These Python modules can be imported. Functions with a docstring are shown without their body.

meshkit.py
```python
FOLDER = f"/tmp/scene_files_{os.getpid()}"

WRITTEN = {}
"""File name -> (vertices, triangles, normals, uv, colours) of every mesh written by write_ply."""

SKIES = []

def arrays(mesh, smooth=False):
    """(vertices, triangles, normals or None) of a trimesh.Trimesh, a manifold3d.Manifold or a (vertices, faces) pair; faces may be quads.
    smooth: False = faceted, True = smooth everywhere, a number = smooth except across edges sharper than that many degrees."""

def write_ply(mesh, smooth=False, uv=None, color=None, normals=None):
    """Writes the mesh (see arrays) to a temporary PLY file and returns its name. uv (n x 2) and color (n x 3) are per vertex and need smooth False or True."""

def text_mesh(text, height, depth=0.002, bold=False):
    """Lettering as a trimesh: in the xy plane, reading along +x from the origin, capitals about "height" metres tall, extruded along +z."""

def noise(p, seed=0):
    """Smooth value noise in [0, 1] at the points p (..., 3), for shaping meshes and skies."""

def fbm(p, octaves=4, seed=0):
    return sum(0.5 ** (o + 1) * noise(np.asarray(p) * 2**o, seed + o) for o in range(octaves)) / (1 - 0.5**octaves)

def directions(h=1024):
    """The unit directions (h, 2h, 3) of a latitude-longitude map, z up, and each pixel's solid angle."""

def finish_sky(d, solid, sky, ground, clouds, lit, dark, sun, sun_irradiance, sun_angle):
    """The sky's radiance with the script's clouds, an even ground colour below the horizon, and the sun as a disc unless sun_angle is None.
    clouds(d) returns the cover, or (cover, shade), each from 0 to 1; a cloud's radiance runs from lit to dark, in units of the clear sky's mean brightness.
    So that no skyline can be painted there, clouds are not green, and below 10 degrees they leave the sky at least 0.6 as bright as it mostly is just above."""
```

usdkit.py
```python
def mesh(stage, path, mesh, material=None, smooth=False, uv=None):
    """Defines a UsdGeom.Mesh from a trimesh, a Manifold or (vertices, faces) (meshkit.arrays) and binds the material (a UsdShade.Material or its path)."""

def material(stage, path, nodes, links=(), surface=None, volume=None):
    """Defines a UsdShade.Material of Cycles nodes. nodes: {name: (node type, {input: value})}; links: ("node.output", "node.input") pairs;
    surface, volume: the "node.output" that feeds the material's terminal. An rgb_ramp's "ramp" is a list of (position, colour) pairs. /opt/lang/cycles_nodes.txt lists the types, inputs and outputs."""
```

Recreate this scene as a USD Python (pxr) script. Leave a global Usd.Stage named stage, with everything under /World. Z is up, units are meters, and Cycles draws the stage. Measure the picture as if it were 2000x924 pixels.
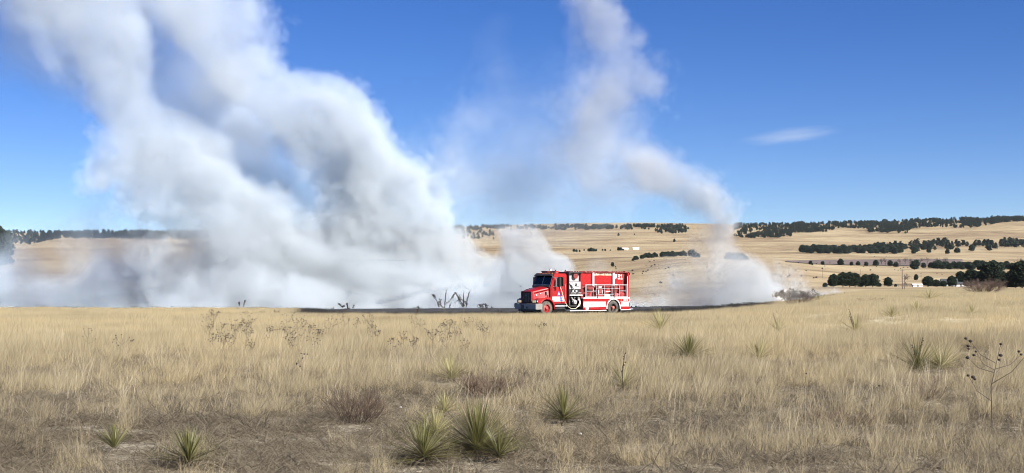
import math, random
import numpy as np
import trimesh, manifold3d
from scipy.interpolate import PchipInterpolator, RectBivariateSpline
from pxr import Usd, UsdGeom, UsdLux, UsdShade, Gf, Sdf, Vt
import usdkit, meshkit

random.seed(7)
RNG = np.random.default_rng(7)
stage = Usd.Stage.CreateInMemory()
UsdGeom.SetStageUpAxis(stage, 'Z')
UsdGeom.SetStageMetersPerUnit(stage, 1.0)
UsdGeom.Xform.Define(stage, '/World')
UsdGeom.Scope.Define(stage, '/World/Looks')

# ------------------------------------------------------------------ camera
EYE = 1.65            # a person standing, phone at eye level
FPX = 2775.0          # focal length in pixels of the 2000 pixel wide photograph
HORIZON = 555.0       # eye level in the photograph
PITCH = math.atan((HORIZON - 462.0) / FPX)
cam = UsdGeom.Camera.Define(stage, '/World/camera')
cam.CreateHorizontalApertureAttr(36.0)
cam.CreateFocalLengthAttr(36.0 * FPX / 2000.0)
cam.CreateClippingRangeAttr((0.1, 100000.0))
cam.CreateExposureAttr(1.27)
cam.AddTranslateOp().Set((0, 0, EYE))
cam.AddRotateXOp().Set(90 + math.degrees(PITCH))

# ------------------------------------------------------------------ materials helper
class Graph:
    def __init__(self):
        self.n, self.l, self.k = {}, [], 0
    def add(self, kind, out, links=None, **inputs):
        name = f'n{self.k}'; self.k += 1
        self.n[name] = (kind, inputs)
        for inp, src in (links or {}).items():
            self.l.append((src, f'{name}.{inp}'))
        return f'{name}.{out}'
    def math(self, op, a, b=None, c=None, clamp=False):
        ins, lk = {'math_type': op}, {}
        if clamp: ins['use_clamp'] = True
        for key, v in (('value1', a), ('value2', b), ('value3', c)):
            if v is None: continue
            if isinstance(v, str): lk[key] = v
            else: ins[key] = float(v)
        return self.add('math', 'value', lk, **ins)
    def noise(self, vec, scale, detail=2.0, rough=0.5, out='fac', distortion=0.0):
        return self.add('noise_texture', out, {'vector': vec} if vec else {}, scale=float(scale), detail=float(detail), roughness=float(rough), distortion=float(distortion))
    def mapping(self, vec, scale=(1, 1, 1), rotation=(0, 0, 0), location=(0, 0, 0)):
        return self.add('mapping', 'vector', {'vector': vec}, mapping_type='point', scale=scale, rotation=rotation, location=location)
    def ramp(self, fac, stops):
        return self.add('rgb_ramp', 'color', {'fac': fac}, ramp=stops)
    def mix(self, fac, a, b, mode='mix'):
        ins, lk = {'mix_type': mode}, {}
        for key, v in (('fac', fac), ('color1', a), ('color2', b)):
            if isinstance(v, str): lk[key] = v
            else: ins[key] = v
        return self.add('mix', 'color', lk, **ins)
    def pos(self):
        return self.add('geometry', 'position')
    def build(self, name, surface=None, volume=None):
        return usdkit.material(stage, f'/World/Looks/{name}', self.n, self.l, surface=surface, volume=volume)

# ------------------------------------------------------------------ sky and sun
SUN = np.array([0.66, -0.57, 0.56]); SUN /= np.linalg.norm(SUN)
g = Graph()
sky = g.add('sky_texture', 'color', sky_type='single_scattering', sun_disc=False, sun_elevation=math.asin(SUN[2]),
            sun_rotation=math.atan2(SUN[0], SUN[1]), altitude=2100.0, air_density=0.8, aerosol_density=0.14, ozone_density=3.0)
sky = g.add('hsv', 'color', {'color': sky}, hue=0.517, saturation=1.3, value=1.0, fac=1.0)
# one thin wisp of cirrus, right of the middle
gen = g.add('texture_coordinate', 'generated')
sep = g.add('separate_xyz', 'x', {'vector': gen}); sn = sep.split('.')[0]
az = g.math('arctan2', sn + '.x', sn + '.y')
el = g.math('arcsine', sn + '.z')
CAZ, CEL = math.atan2(1545 - 1000, FPX), math.atan((HORIZON - 270.0) / FPX)
da = g.math('subtract', az, CAZ)
de = g.math('subtract', g.math('subtract', el, CEL), g.math('multiply', da, 0.10))
cv = g.add('combine_xyz', 'vector', {'x': da, 'y': de}, z=0.0)
cn = g.noise(g.mapping(cv, (30, 260, 1), (0, 0, -0.14)), 1.0, 6, 0.68)
gx = g.math('divide', da, 0.040); gy = g.math('divide', de, 0.0072)
fall = g.math('exponent', g.math('multiply', g.math('add', g.math('multiply', gx, gx), g.math('multiply', gy, gy)), -1.0))
cm = g.add('map_range', 'result', {'value': g.math('add', g.math('multiply', fall, 0.75), g.math('multiply', cn, 0.55))}, range_type='smoothstep', from_min=0.58, from_max=1.2, to_min=0.0, to_max=0.30, clamp=True)
sky = g.mix(cm, sky, (7.5, 7.9, 8.4))
bg = g.add('background_shader', 'background', {'color': sky}, strength=0.050)
skym = g.build('sky', surface=bg)
dome = UsdLux.DomeLight.Define(stage, '/World/sky')
UsdShade.MaterialBindingAPI.Apply(dome.GetPrim()).Bind(skym)
sun = UsdLux.DistantLight.Define(stage, '/World/sun')
sun.CreateNormalizeAttr(True); sun.CreateIntensityAttr(1.25); sun.CreateAngleAttr(0.5); sun.CreateColorAttr((1.0, 0.965, 0.90))
sun.AddOrientOp().Set(Gf.Quatf(Gf.Rotation(Gf.Vec3d(0, 0, 1), Gf.Vec3d(*map(float, SUN))).GetQuat()))

def plain(name, col, rough=0.5, metal=0.0, coat=0.0, spec=0.5, dirt=0.0, scale=6.0):
    g = Graph(); lk, kw = {}, dict(roughness=rough, metallic=metal, coat_weight=coat, coat_roughness=0.08, specular_ior_level=spec)
    if dirt:
        P = g.add('texture_coordinate', 'object'); n = g.noise(P, scale, 5, 0.65)
        f = g.add('map_range', 'result', {'value': n}, from_min=0.42, from_max=0.72, to_min=0.0, to_max=dirt, clamp=True)
        lk['base_color'] = g.mix(f, col, (.30, .25, .18)); lk['roughness'] = g.math('multiply_add', f, 0.5, rough, clamp=True)
    else:
        kw['base_color'] = col
    return g.build(name, surface=g.add('principled_bsdf', 'BSDF', lk, **kw))

M = {}
# ------------------------------------------------------------------ prim helpers
used = {}
def numbered(base):
    k = used.get(base, 0); used[base] = k + 1
    return base if k == 0 else f'{base}_{k:03d}'
def tag(prim, label=None, cat=None, group=None, kind=None):
    p = prim.GetPrim() if hasattr(prim, 'GetPrim') else prim
    for k, v in (('label', label), ('category', cat), ('group', group), ('kind', kind)):
        if v: p.SetCustomDataByKey(k, v)
    return p
def place(xf, loc, rz=0.0, scale=None, rx=0.0):
    xf = UsdGeom.Xform(xf) if not isinstance(xf, UsdGeom.Xform) else xf
    xf.ClearXformOpOrder()
    xf.AddTranslateOp().Set(tuple(float(c) for c in loc))
    if rz: xf.AddRotateZOp().Set(float(rz))
    if rx: xf.AddRotateXOp().Set(float(rx))
    if scale is not None:
        s = (scale,) * 3 if np.ndim(scale) == 0 else scale
        xf.AddScaleOp().Set(tuple(float(c) for c in s))
def thing(name, label, cat, loc=(0, 0, 0), rz=0.0, group=None, scale=None):
    x = UsdGeom.Xform.Define(stage, '/World/' + numbered(name))
    place(x, loc, rz, scale)
    tag(x, label, cat, group)
    return x
def part(parent, name, mesh, mat, smooth=False, label=None, kind=None):
    pp = str(parent.GetPrim().GetPath())
    k = used.get((pp, name), 0); used[(pp, name)] = k + 1
    m = usdkit.mesh(stage, f'{pp}/{name}' + (f'_{k:03d}' if k else ''), mesh, mat, smooth=smooth)
    if label: tag(m, label)
    if kind: tag(m, kind=kind)
    return m
def proto(name):                       # an abstract class prim: the pattern that repeats refer to
    return stage.CreateClassPrim('/World/' + name + '_pattern')
def copy_of(cls, name, label, cat, loc, rz=0.0, group=None, scale=None):
    x = UsdGeom.Xform.Define(stage, '/World/' + numbered(name))
    x.GetPrim().GetReferences().AddInternalReference(cls.GetPath())
    x.GetPrim().SetInstanceable(True)
    place(x, loc, rz, scale)
    tag(x, label, cat, group)
    return x

# ------------------------------------------------------------------ mesh helpers
cat_ = trimesh.util.concatenate
def rbox(lo, hi, b=0.02):
    lo, hi = np.minimum(lo, hi).astype(float), np.maximum(lo, hi).astype(float)
    b = min(b, 0.45 * float((hi - lo).min()))
    pts = []
    for sx in (0, 1):
        for sy in (0, 1):
            for sz in (0, 1):
                c = np.where([sx, sy, sz], hi, lo); d = np.where([sx, sy, sz], -b, b)
                for k in range(3):
                    p = c + d; p[k] = c[k]; pts.append(p)
    return trimesh.Trimesh(pts, process=False).convex_hull if b > 0 else box3(lo, hi)
def box3(lo, hi):
    m = trimesh.creation.box(np.abs(np.subtract(hi, lo)).astype(float)); m.apply_translation((np.asarray(lo, float) + hi) / 2); return m
def hull(pts):
    return trimesh.Trimesh(np.asarray(pts, float), process=False).convex_hull
def tube(pts, r, sides=6, closed_ends=True):
    p = np.asarray(pts, float)
    if len(p) > 2:
        t = np.gradient(p, axis=0)
    else:
        t = np.repeat((p[-1:] - p[:1]), 2, 0)
    t /= np.linalg.norm(t, axis=1, keepdims=True) + 1e-12
    up = np.array([0, 0, 1.0]) if abs(t[0, 2]) < 0.9 else np.array([1.0, 0, 0])
    a = np.cross(t, up); a /= np.linalg.norm(a, axis=1, keepdims=True) + 1e-12
    b = np.cross(a, t)
    ang = np.arange(sides) * 2 * np.pi / sides
    rr = np.broadcast_to(np.asarray(r, float), (len(p),))
    v = p[:, None] + rr[:, None, None] * (np.cos(ang)[None, :, None] * a[:, None] + np.sin(ang)[None, :, None] * b[:, None])
    n = len(p); v = v.reshape(-1, 3); f = []
    for i in range(n - 1):
        for j in range(sides):
            q = [i * sides + j, i * sides + (j + 1) % sides, (i + 1) * sides + (j + 1) % sides, (i + 1) * sides + j]
            f += [[q[0], q[1], q[2]], [q[0], q[2], q[3]]]
    if closed_ends:
        v = np.vstack([v, p[:1], p[-1:]])
        c0, c1 = len(v) - 2, len(v) - 1
        for j in range(sides):
            f += [[c0, (j + 1) % sides, j], [c1, (n - 1) * sides + j, (n - 1) * sides + (j + 1) % sides]]
    m = trimesh.Trimesh(v, f, process=False)
    if m.volume < 0: m.invert()
    return m
def cyl(p0, p1, r, sides=20):
    return tube([p0, p1], r, sides)
def lathe_y(profile, c, sides=32):            # profile: (radius, y) pairs turned about the y axis through c
    pr = np.asarray(profile, float)
    m = trimesh.creation.revolve(np.column_stack([pr[:, 0], pr[:, 1]]), sections=sides)
    v = np.array(m.vertices)
    m = trimesh.Trimesh(np.column_stack([v[:, 0], v[:, 2], -v[:, 1]]) + np.asarray(c, float), m.faces, process=False)
    if m.is_watertight and m.volume < 0: m.invert()
    return m
def prism(poly, axis_lo, axis_hi):            # polygon in x-z extruded along y
    from shapely.geometry import Polygon
    m = trimesh.creation.extrude_polygon(Polygon(poly) if not hasattr(poly, 'area') else poly, axis_hi - axis_lo, engine='earcut')
    v = np.array(m.vertices)
    return trimesh.Trimesh(np.column_stack([v[:, 0], v[:, 2] + axis_lo, v[:, 1]]), m.faces[:, ::-1], process=False)
def to_man(m):
    return manifold3d.Manifold(manifold3d.Mesh(np.asarray(m.vertices, np.float32), np.asarray(m.faces, np.uint32)))
def fixed(m):
    m = trimesh.Trimesh(m.vertices, m.faces, process=True); trimesh.repair.fix_normals(m); return m
def cut(a, b):
    r = to_man(fixed(a)) - to_man(fixed(b)); mm = r.to_mesh()
    return trimesh.Trimesh(mm.vert_properties[:, :3], mm.tri_verts, process=False)

# ------------------------------------------------------------------ the lie of the land
def z_of(py, d):                              # height of a point d metres ahead that shows at photograph row py
    return EYE + d * math.tan(PITCH + math.atan((462.0 - py) / FPX))
COLS = np.array([-700, 0, 500, 1000, 1250, 1500, 1700, 2000, 2700], float)
NEAR = {  # distance: ground height
    0.5: [0] * 7, 12: [0] * 7, 22: [0.0, 0, 0, 0, .01, .02, .03],
    35: [-.05, -.05, -.05, -.02, .0, .05, .08], 50: [-.12, -.12, -.12, -.07, .02, .12, .18], 75: [-.26, -.27, -.27, -.18, .02, .30, .38],
    90: [-.47, -.47, -.47, -.38, -.02, .38, .46], 99: [-.68, -.68, -.62, -.54, -.08, .42, .50], 112: [-.70, -.70, -.61, -.54, -.16, .50, .60], 130: [-.80, -.78, -.60, -.54, -.26, .60, .70], 160: [-1.2, -1.1, -1.0, -.95, -.55, .72, .85],
    210: [-2.05, -2.05, -2.0, -1.9, -1.2, .7, .9], 300: [-3.4, -3.4, -3.3, -3.1, -2.6, .1, .3]}
FAR = {  # distance: photograph row of the ground
    450: [604, 604, 603, 598, 589, 573, 571], 700: [600, 600, 597, 588, 574, 569, 567], 1100: [590, 588, 584, 570, 560, 562, 562],
    1600: [566, 565, 560, 537, 532, 544, 547], 2300: [540, 539, 530, 513, 512, 526, 526], 3200: [515, 515, 508, 500, 498, 505, 507],
    4300: [492, 492, 486, 484, 483, 487, 486], 5500: [470, 468, 464, 462, 460, 464, 458], 6500: [458, 455, 449, 448, 445, 444, 434],
    7500: [456, 452, 445, 442, 439, 436, 427], 8700: [466, 460, 450, 447, 445, 446, 436], 11000: [474, 466, 442, 438, 444, 450, 446], 14000: [500] * 7}
DS = np.array(list(NEAR) + list(FAR), float)
ZT = np.array([r for r in NEAR.values()] + [[z_of(p, d) for p in r] for d, r in FAR.items()])
ZT = np.column_stack([ZT[:, 0], ZT, ZT[:, -1]])
_cols = np.linspace(COLS[0], COLS[-1], 341)
_lds = np.linspace(math.log(DS[0]), math.log(DS[-1]), 700)
_t = PchipInterpolator(np.log(DS), ZT, axis=0)(_lds)
_t = PchipInterpolator(COLS, _t, axis=1)(_cols)
_LAND = RectBivariateSpline(_lds, _cols, _t, kx=1, ky=1)
def land(x, y):
    x, y = np.asarray(x, float), np.asarray(y, float)
    r = np.hypot(x, y); th = np.arctan2(x, y)
    tc = np.clip(th, -0.62, 0.62)
    d = np.clip(np.where(np.abs(th) > 0.62, r * math.cos(0.62), np.where(np.cos(th) > 0, y, r * math.cos(0.62))), 0.51, 13900)
    px = np.clip(1000 + FPX * np.tan(tc), COLS[0], COLS[-1])
    z = _LAND.ev(np.log(d), px)
    z = z + 10.0 * np.exp(-((px - 1350) / 95.0) ** 2 - ((d - 1950) / 330.0) ** 2)
    far = np.clip((d - 250) / 1200.0, 0, 1)
    p3 = np.stack([x, y, np.zeros_like(x)], -1)
    z = z + far * (15.0 * (meshkit.fbm(p3 / 620.0 + 3.1, 3) - 0.5) + 7.0 * (meshkit.fbm(p3 / 170.0 + 9.7, 2) - 0.5))
    pad = np.exp(-(np.maximum(np.hypot((px - 1123) / 118.0, (d - 100.5) / 5.0) - 1.0, 0) / 0.35) ** 2)
    z = z * (1 - pad) - 0.52 * pad
    near = np.clip(1 - d / 260.0, 0, 1) * (1 - pad)
    z = z + near * (0.16 * (meshkit.fbm(p3 / 5.0 + 1.7, 2) - 0.5) + 0.07 * (meshkit.fbm(p3 / 0.9 + 5.2, 2) - 0.5))
    return z
def ahead(px, d):                             # ground point at photograph column px, d metres ahead
    x = (px - 1000.0) / FPX * d
    return np.array([x, d, float(land(x, d))])
def ray(px, py):
    cx, cy = (px - 1000.0) / FPX, (462.0 - py) / FPX
    c, s = math.cos(PITCH), math.sin(PITCH)
    v = np.array([cx, c - cy * s, s + cy * c]); return v / v[1]
def hits(px, py, dmin=11.0, dmax=13500.0):   # where the view through photograph pixels meets the ground
    px, py = np.atleast_1d(np.asarray(px, float)), np.atleast_1d(np.asarray(py, float))
    c, s = math.cos(PITCH), math.sin(PITCH); cy = (462.0 - py) / FPX
    fw = c - cy * s; vx, vz = (px - 1000.0) / FPX / fw, (s + cy * c) / fw
    d = np.exp(np.linspace(math.log(dmin), math.log(dmax), 170))
    D = np.broadcast_to(d, (len(px), len(d)))
    below = (EYE + vz[:, None] * D) <= land(vx[:, None] * D, D)
    k = np.where(below.any(1), below.argmax(1), len(d) - 1)
    lo, hi = d[np.maximum(k - 1, 0)], d[k]
    for _ in range(14):
        m = (lo + hi) / 2; b = EYE + vz * m <= land(vx * m, m)
        hi = np.where(b, m, hi); lo = np.where(b, lo, m)
    return np.column_stack([vx * hi, hi, land(vx * hi, hi)])
def hit(px, py, dmin=11.0, dmax=13500.0):
    return hits(px, py, dmin, dmax)[0]

# low plants of the near field: column, row, reach in columns; the tall straw keeps clear of them
CLEAR = [(932, 893, 72), (828, 908, 66), (975, 905, 46), (850, 858, 52), (868, 815, 36), (1101, 829, 50), (369, 916, 50), (223, 887, 36), (1345, 705, 36), (880, 748, 40), (1218, 764, 40), (1483, 708, 34),
         (1792, 730, 52), (1838, 728, 46), (1290, 652, 34), (1672, 654, 26), (1520, 652, 20), (1742, 622, 24), (1792, 612, 22), (1898, 617, 20), (958, 772, 50), (700, 826, 60), (1650, 838, 60), (1812, 782, 36), (1938, 842, 16)]
# ------------------------------------------------------------------ ground and hills: one sheet of land out to the horizon
th = np.concatenate([np.linspace(-math.pi, -0.66, 70)[:-1], np.linspace(-0.66, -0.40, 60)[:-1], np.linspace(-0.40, 0.40, 640), np.linspace(0.40, 0.66, 60)[1:], np.linspace(0.66, math.pi, 70)[1:]])
rr = np.concatenate([np.exp(np.linspace(math.log(0.6), math.log(9.0), 14))[:-1], np.exp(np.linspace(math.log(9.0), math.log(300.0), 150))[:-1], np.exp(np.linspace(math.log(300.0), math.log(13800.0), 190))])
K = int(np.searchsorted(rr, 299.0))
TH, RR = np.meshgrid(th, rr)
GX, GY = RR * np.sin(TH), RR * np.cos(TH)
GZ = land(GX, GY)
def sheet(r0, r1, middle=False):
    V = np.stack([GX[r0:r1], GY[r0:r1], GZ[r0:r1]], -1)
    nr, nc = V.shape[:2]; V = V.reshape(-1, 3)
    i, j = np.meshgrid(np.arange(nr - 1), np.arange(nc - 1), indexing='ij')
    a = i * nc + j; q = np.stack([a, a + 1, a + nc + 1, a + nc], -1).reshape(-1, 4)
    F = np.vstack([q[:, [0, 2, 1]], q[:, [0, 3, 2]]])
    if middle:
        V = np.vstack([V, [[0, 0, float(land(0.0, 0.51))]]]); c = len(V) - 1
        F = np.vstack([F, np.stack([np.full(nc - 1, c), np.arange(1, nc), np.arange(nc - 1)], -1)])
    m = trimesh.Trimesh(V, F, process=False)
    if m.face_normals[:2000, 2].mean() < 0: m.invert()
    return m
def land_material(name, far):
    g = Graph(); P = g.pos()
    if not far:
        a = g.noise(P, 0.8, 4, 0.6); b = g.noise(P, 9.0, 5, 0.7); c = g.noise(P, 0.12, 3, 0.55)
        col = g.ramp(b, [(0.32, (.05, .042, .03)), (0.50, (.21, .18, .13)), (0.72, (.44, .385, .29))])
        col2 = g.ramp(b, [(0.25, (.30, .255, .165)), (0.55, (.50, .43, .285)), (0.8, (.64, .56, .39))])
        s = g.add('separate_xyz', 'x', {'vector': P}).split('.')[0]
        f = g.add('map_range', 'result', {'value': s + '.y'}, from_min=20.0, from_max=36.0, to_min=0.0, to_max=1.0, clamp=True)
        col = g.mix(f, col, col2)
        h = g.math('add', g.math('multiply', a, 0.3), b)
        bp = g.add('bump', 'normal', {'height': h}, strength=0.8, distance=0.08)
    else:
        w = g.noise(P, 0.0028, 5, 0.6, distortion=0.8)
        m = g.mapping(P, (0.0016, 0.0052, 0.004)); st = g.noise(m, 1.0, 7, 0.66, distortion=1.4)
        fine = g.noise(g.mapping(P, (0.03, 0.05, 0.02)), 1.0, 5, 0.75)
        col = g.ramp(st, [(0.28, (.215, .165, .098)), (0.44, (.318, .252, .148)), (0.60, (.385, .310, .185)), (0.78, (.32, .255, .153))])
        brown = g.ramp(w, [(0.38, (1, 1, 1)), (0.52, (.86, .82, .80)), (0.66, (.62, .56, .55))])
        col = g.mix(1.0, col, brown, 'multiply')
        sp = g.ramp(fine, [(0.32, (.66, .64, .62)), (0.5, (1, 1, 1)), (0.75, (1.10, 1.08, 1.04))])
        col = g.mix(0.9, col, sp, 'multiply')
        # dark drainage lines
        dl = g.noise(g.mapping(P, (0.0012, 0.0034, 0.002), location=(3, 1, 0)), 1.0, 3, 0.55, distortion=0.5)
        dr = g.ramp(dl, [(0.478, (1, 1, 1)), (0.497, (.55, .50, .47)), (0.503, (.55, .50, .47)), (0.522, (1, 1, 1))])
        col = g.mix(0.8, col, dr, 'multiply')
        bp = None
    p = g.add('principled_bsdf', 'BSDF', {'base_color': col, **({'normal': bp} if bp else {})}, roughness=0.95, specular_ior_level=0.15)
    return g.build(name, surface=p)
M['ground'] = land_material('dry_soil', False)
M['hills'] = land_material('dry_hillside', True)
gp = usdkit.mesh(stage, '/World/ground', sheet(0, K + 1, True), M['ground'], smooth=True)
tag(gp, 'dry prairie soil and thatch under the straw grass', kind='structure')
hp = usdkit.mesh(stage, '/World/hills', sheet(K, len(rr)), M['hills'], smooth=True)
tag(hp, 'dry tan hills and mesa rising to the skyline', kind='structure')
# ------------------------------------------------------------------ paints and metals
M['red'] = plain('red_paint', (.27, .004, .006), .38, coat=.25, spec=.3, dirt=.05)
M['deep_red'] = plain('red_cloth', (.15, .010, .012), .8, dirt=.25)
M['bag_red'] = plain('red_nylon', (.24, .010, .013), .6, dirt=.2)
M['white'] = plain('white_paint', (.62, .62, .61), .4, coat=.3, dirt=.12)
M['stripe'] = plain('white_reflective_stripe', (.60, .60, .59), .35, dirt=.06)
M['alu'] = plain('brushed_aluminium', (.50, .50, .51), .42, metal=.7, dirt=.15)
M['rail'] = plain('silver_rail', (.62, .61, .62), .35, metal=.35)
M['steel'] = plain('dull_steel', (.22, .21, .20), .5, metal=.5, dirt=.5, scale=3)
M['grey'] = plain('grey_sheet', (.30, .29, .30), .55, dirt=.2)
M['rib'] = plain('grey_post_paint', (.34, .33, .36), .5)
M['black'] = plain('black_paint', (.015, .015, .016), .45, dirt=.08)
M['dark'] = plain('dark_underbody', (.012, .012, .012), .8, dirt=.12)
M['rubber'] = plain('tyre_rubber', (.030, .029, .028), .8, dirt=.45, scale=4)
M['rim'] = plain('red_wheel_paint', (.30, .012, .014), .5, dirt=.45)
M['hub'] = plain('rusty_hub', (.40, .10, .07), .6, dirt=.4)
M['chrome'] = plain('chrome', (.80, .80, .80), .12, metal=1.0)
M['lens'] = plain('clear_lens', (.75, .78, .8), .1, coat=1.0)
M['amber'] = plain('amber_lens', (.85, .32, .03), .2, coat=.8)
M['redlens'] = plain('red_lens', (.55, .02, .02), .2, coat=.8)
M['tan_hose'] = plain('pale_yellow_hose', (.62, .56, .38), .6)
M['blue'] = plain('blue_marking', (.05, .08, .38), .5)
M['letter'] = plain('gold_white_lettering', (.86, .80, .55), .4)
M['seat'] = plain('grey_seat_cloth', (.12, .13, .13), .8)
g = Graph()
fr = g.add('fresnel', 'fac', IOR=1.45)
tr = g.add('transparent_bsdf', 'BSDF', color=(.52, .64, .62)); gl = g.add('glossy_bsdf', 'BSDF', roughness=0.02, color=(1, 1, 1))
M['glass'] = g.build('tinted_window_glass', surface=g.add('mix_closure', 'closure', {'fac': fr, 'closure1': tr, 'closure2': gl}))

# ------------------------------------------------------------------ straw grass: blades as geometry
def straw(name, stops, value=1.0, trans=0.52):
    g = Graph()
    r = g.add('geometry', 'random_per_island')
    col = g.ramp(r, [(p, tuple(value * x for x in c)) for p, c in stops])
    P = g.pos()
    patch = g.noise(g.mapping(P, (0.22, 0.10, 0.2)), 1.0, 3, 0.6)
    tint = g.ramp(patch, [(0.30, (.78, .76, .74)), (0.5, (1, 1, 1)), (0.72, (1.12, 1.07, .98))])
    col = g.mix(1.0, col, tint, 'multiply')
    p = g.add('principled_bsdf', 'BSDF', {'base_color': col}, roughness=0.65, specular_ior_level=0.3)
    t = g.add('translucent_bsdf', 'BSDF', {'color': col})
    s = g.add('mix_closure', 'closure', {'closure1': p, 'closure2': t}, fac=trans)
    return g.build(name, surface=s)
M['straw'] = straw('straw_blades', [(0, (.46, .385, .24)), (.12, (.80, .72, .50)), (.6, (.92, .855, .63)), (1, (.96, .92, .77))])
M['straw_far'] = straw('straw_blades_distant', [(0, (.48, .405, .255)), (.35, (.78, .685, .475)), (1, (.92, .83, .61))])
M['thatch'] = straw('grey_thatch', [(0, (.20, .165, .115)), (.18, (.68, .605, .46)), (.55, (.90, .83, .67)), (1, (.97, .93, .81))], trans=0.5)

def blades(rng, n, radius, h0, h1, width, lean, curve, segs=3, flat=0.0, lie=0.0):
    """n tapering strips rooted within radius; lean: mean sideways lean to +x per metre of height; lie: share of the length that lies along the ground."""
    V, F, base = [], [], 0
    for _ in range(n):
        a = rng.uniform(0, 2 * math.pi); r = radius * math.sqrt(rng.uniform())
        root = np.array([r * math.cos(a), r * math.sin(a), -0.02])
        L = rng.uniform(h0, h1)
        dirv = np.array([math.cos(b := rng.uniform(0, 2 * math.pi)), math.sin(b), 0.0])
        el = math.radians(90 - abs(rng.normal(0, curve)) - lie * rng.uniform(10, 70))
        d0 = np.array([dirv[0] * math.cos(el), dirv[1] * math.cos(el), math.sin(el)])
        d0 += np.array([lean * rng.uniform(0.2, 1.3), 0, 0]); d0 /= np.linalg.norm(d0)
        bend = rng.uniform(0.1, 0.7) * (1 + 2 * lie)
        w = width * rng.uniform(0.6, 1.3)
        side = np.cross(d0, [math.cos(c := rng.uniform(0, 6.28)), math.sin(c), 0.2]); side /= np.linalg.norm(side) + 1e-9
        p = root.copy(); d = d0.copy(); pts = [p.copy()]
        for s in range(segs):
            p = p + d * (L / segs); p[2] = max(p[2], 0.006 + 0.01 * rng.uniform()); pts.append(p.copy())
            d = d + bend / segs * (np.array([dirv[0], dirv[1], 0]) * 0.9 + np.array([0.5 * (lean > 0), 0, -0.55 * (0.5 + lie)])); d /= np.linalg.norm(d)
        for i in range(segs):
            ww = w * (1 - 0.75 * i / segs)
            V += [pts[i] - side * ww / 2, pts[i] + side * ww / 2]
        V.append(pts[-1])
        for i in range(segs - 1):
            k = base + 2 * i; F += [[k, k + 1, k + 3], [k, k + 3, k + 2]]
        k = base + 2 * (segs - 1); F.append([k, k + 1, k + 2])
        base += 2 * segs + 1
    return np.array(V), np.array(F)

def instancer(name, label, meshes, mats, pts, kinds, scales, rots, tilt=None):
    pi = UsdGeom.PointInstancer.Define(stage, '/World/' + numbered(name))
    path = str(pi.GetPath())
    rel = pi.CreatePrototypesRel()
    for i, (m, mat) in enumerate(zip(meshes, mats)):
        if isinstance(m, list):
            UsdGeom.Xform.Define(stage, f'{path}/pattern_{i:03d}')
            for j, (mm, mt) in enumerate(zip(m, mat)):
                usdkit.mesh(stage, f'{path}/pattern_{i:03d}/piece_{j:03d}', mm, mt)
            rel.AddTarget(f'{path}/pattern_{i:03d}')
        else:
            usdkit.mesh(stage, f'{path}/pattern_{i:03d}', m, mat)
            rel.AddTarget(f'{path}/pattern_{i:03d}')
    pi.CreatePositionsAttr(Vt.Vec3fArray.FromNumpy(np.asarray(pts, np.float32)))
    pi.CreateProtoIndicesAttr(Vt.IntArray.FromNumpy(np.asarray(kinds, np.int32)))
    pi.CreateScalesAttr(Vt.Vec3fArray.FromNumpy(np.asarray(scales, np.float32)))
    h = np.radians(np.asarray(rots)) / 2
    q = Vt.QuathArray([Gf.Quath(float(math.cos(a)), 0, 0, float(math.sin(a))) for a in h])
    pi.CreateOrientationsAttr(q)
    tag(pi, label, kind='stuff')
    return pi

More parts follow.
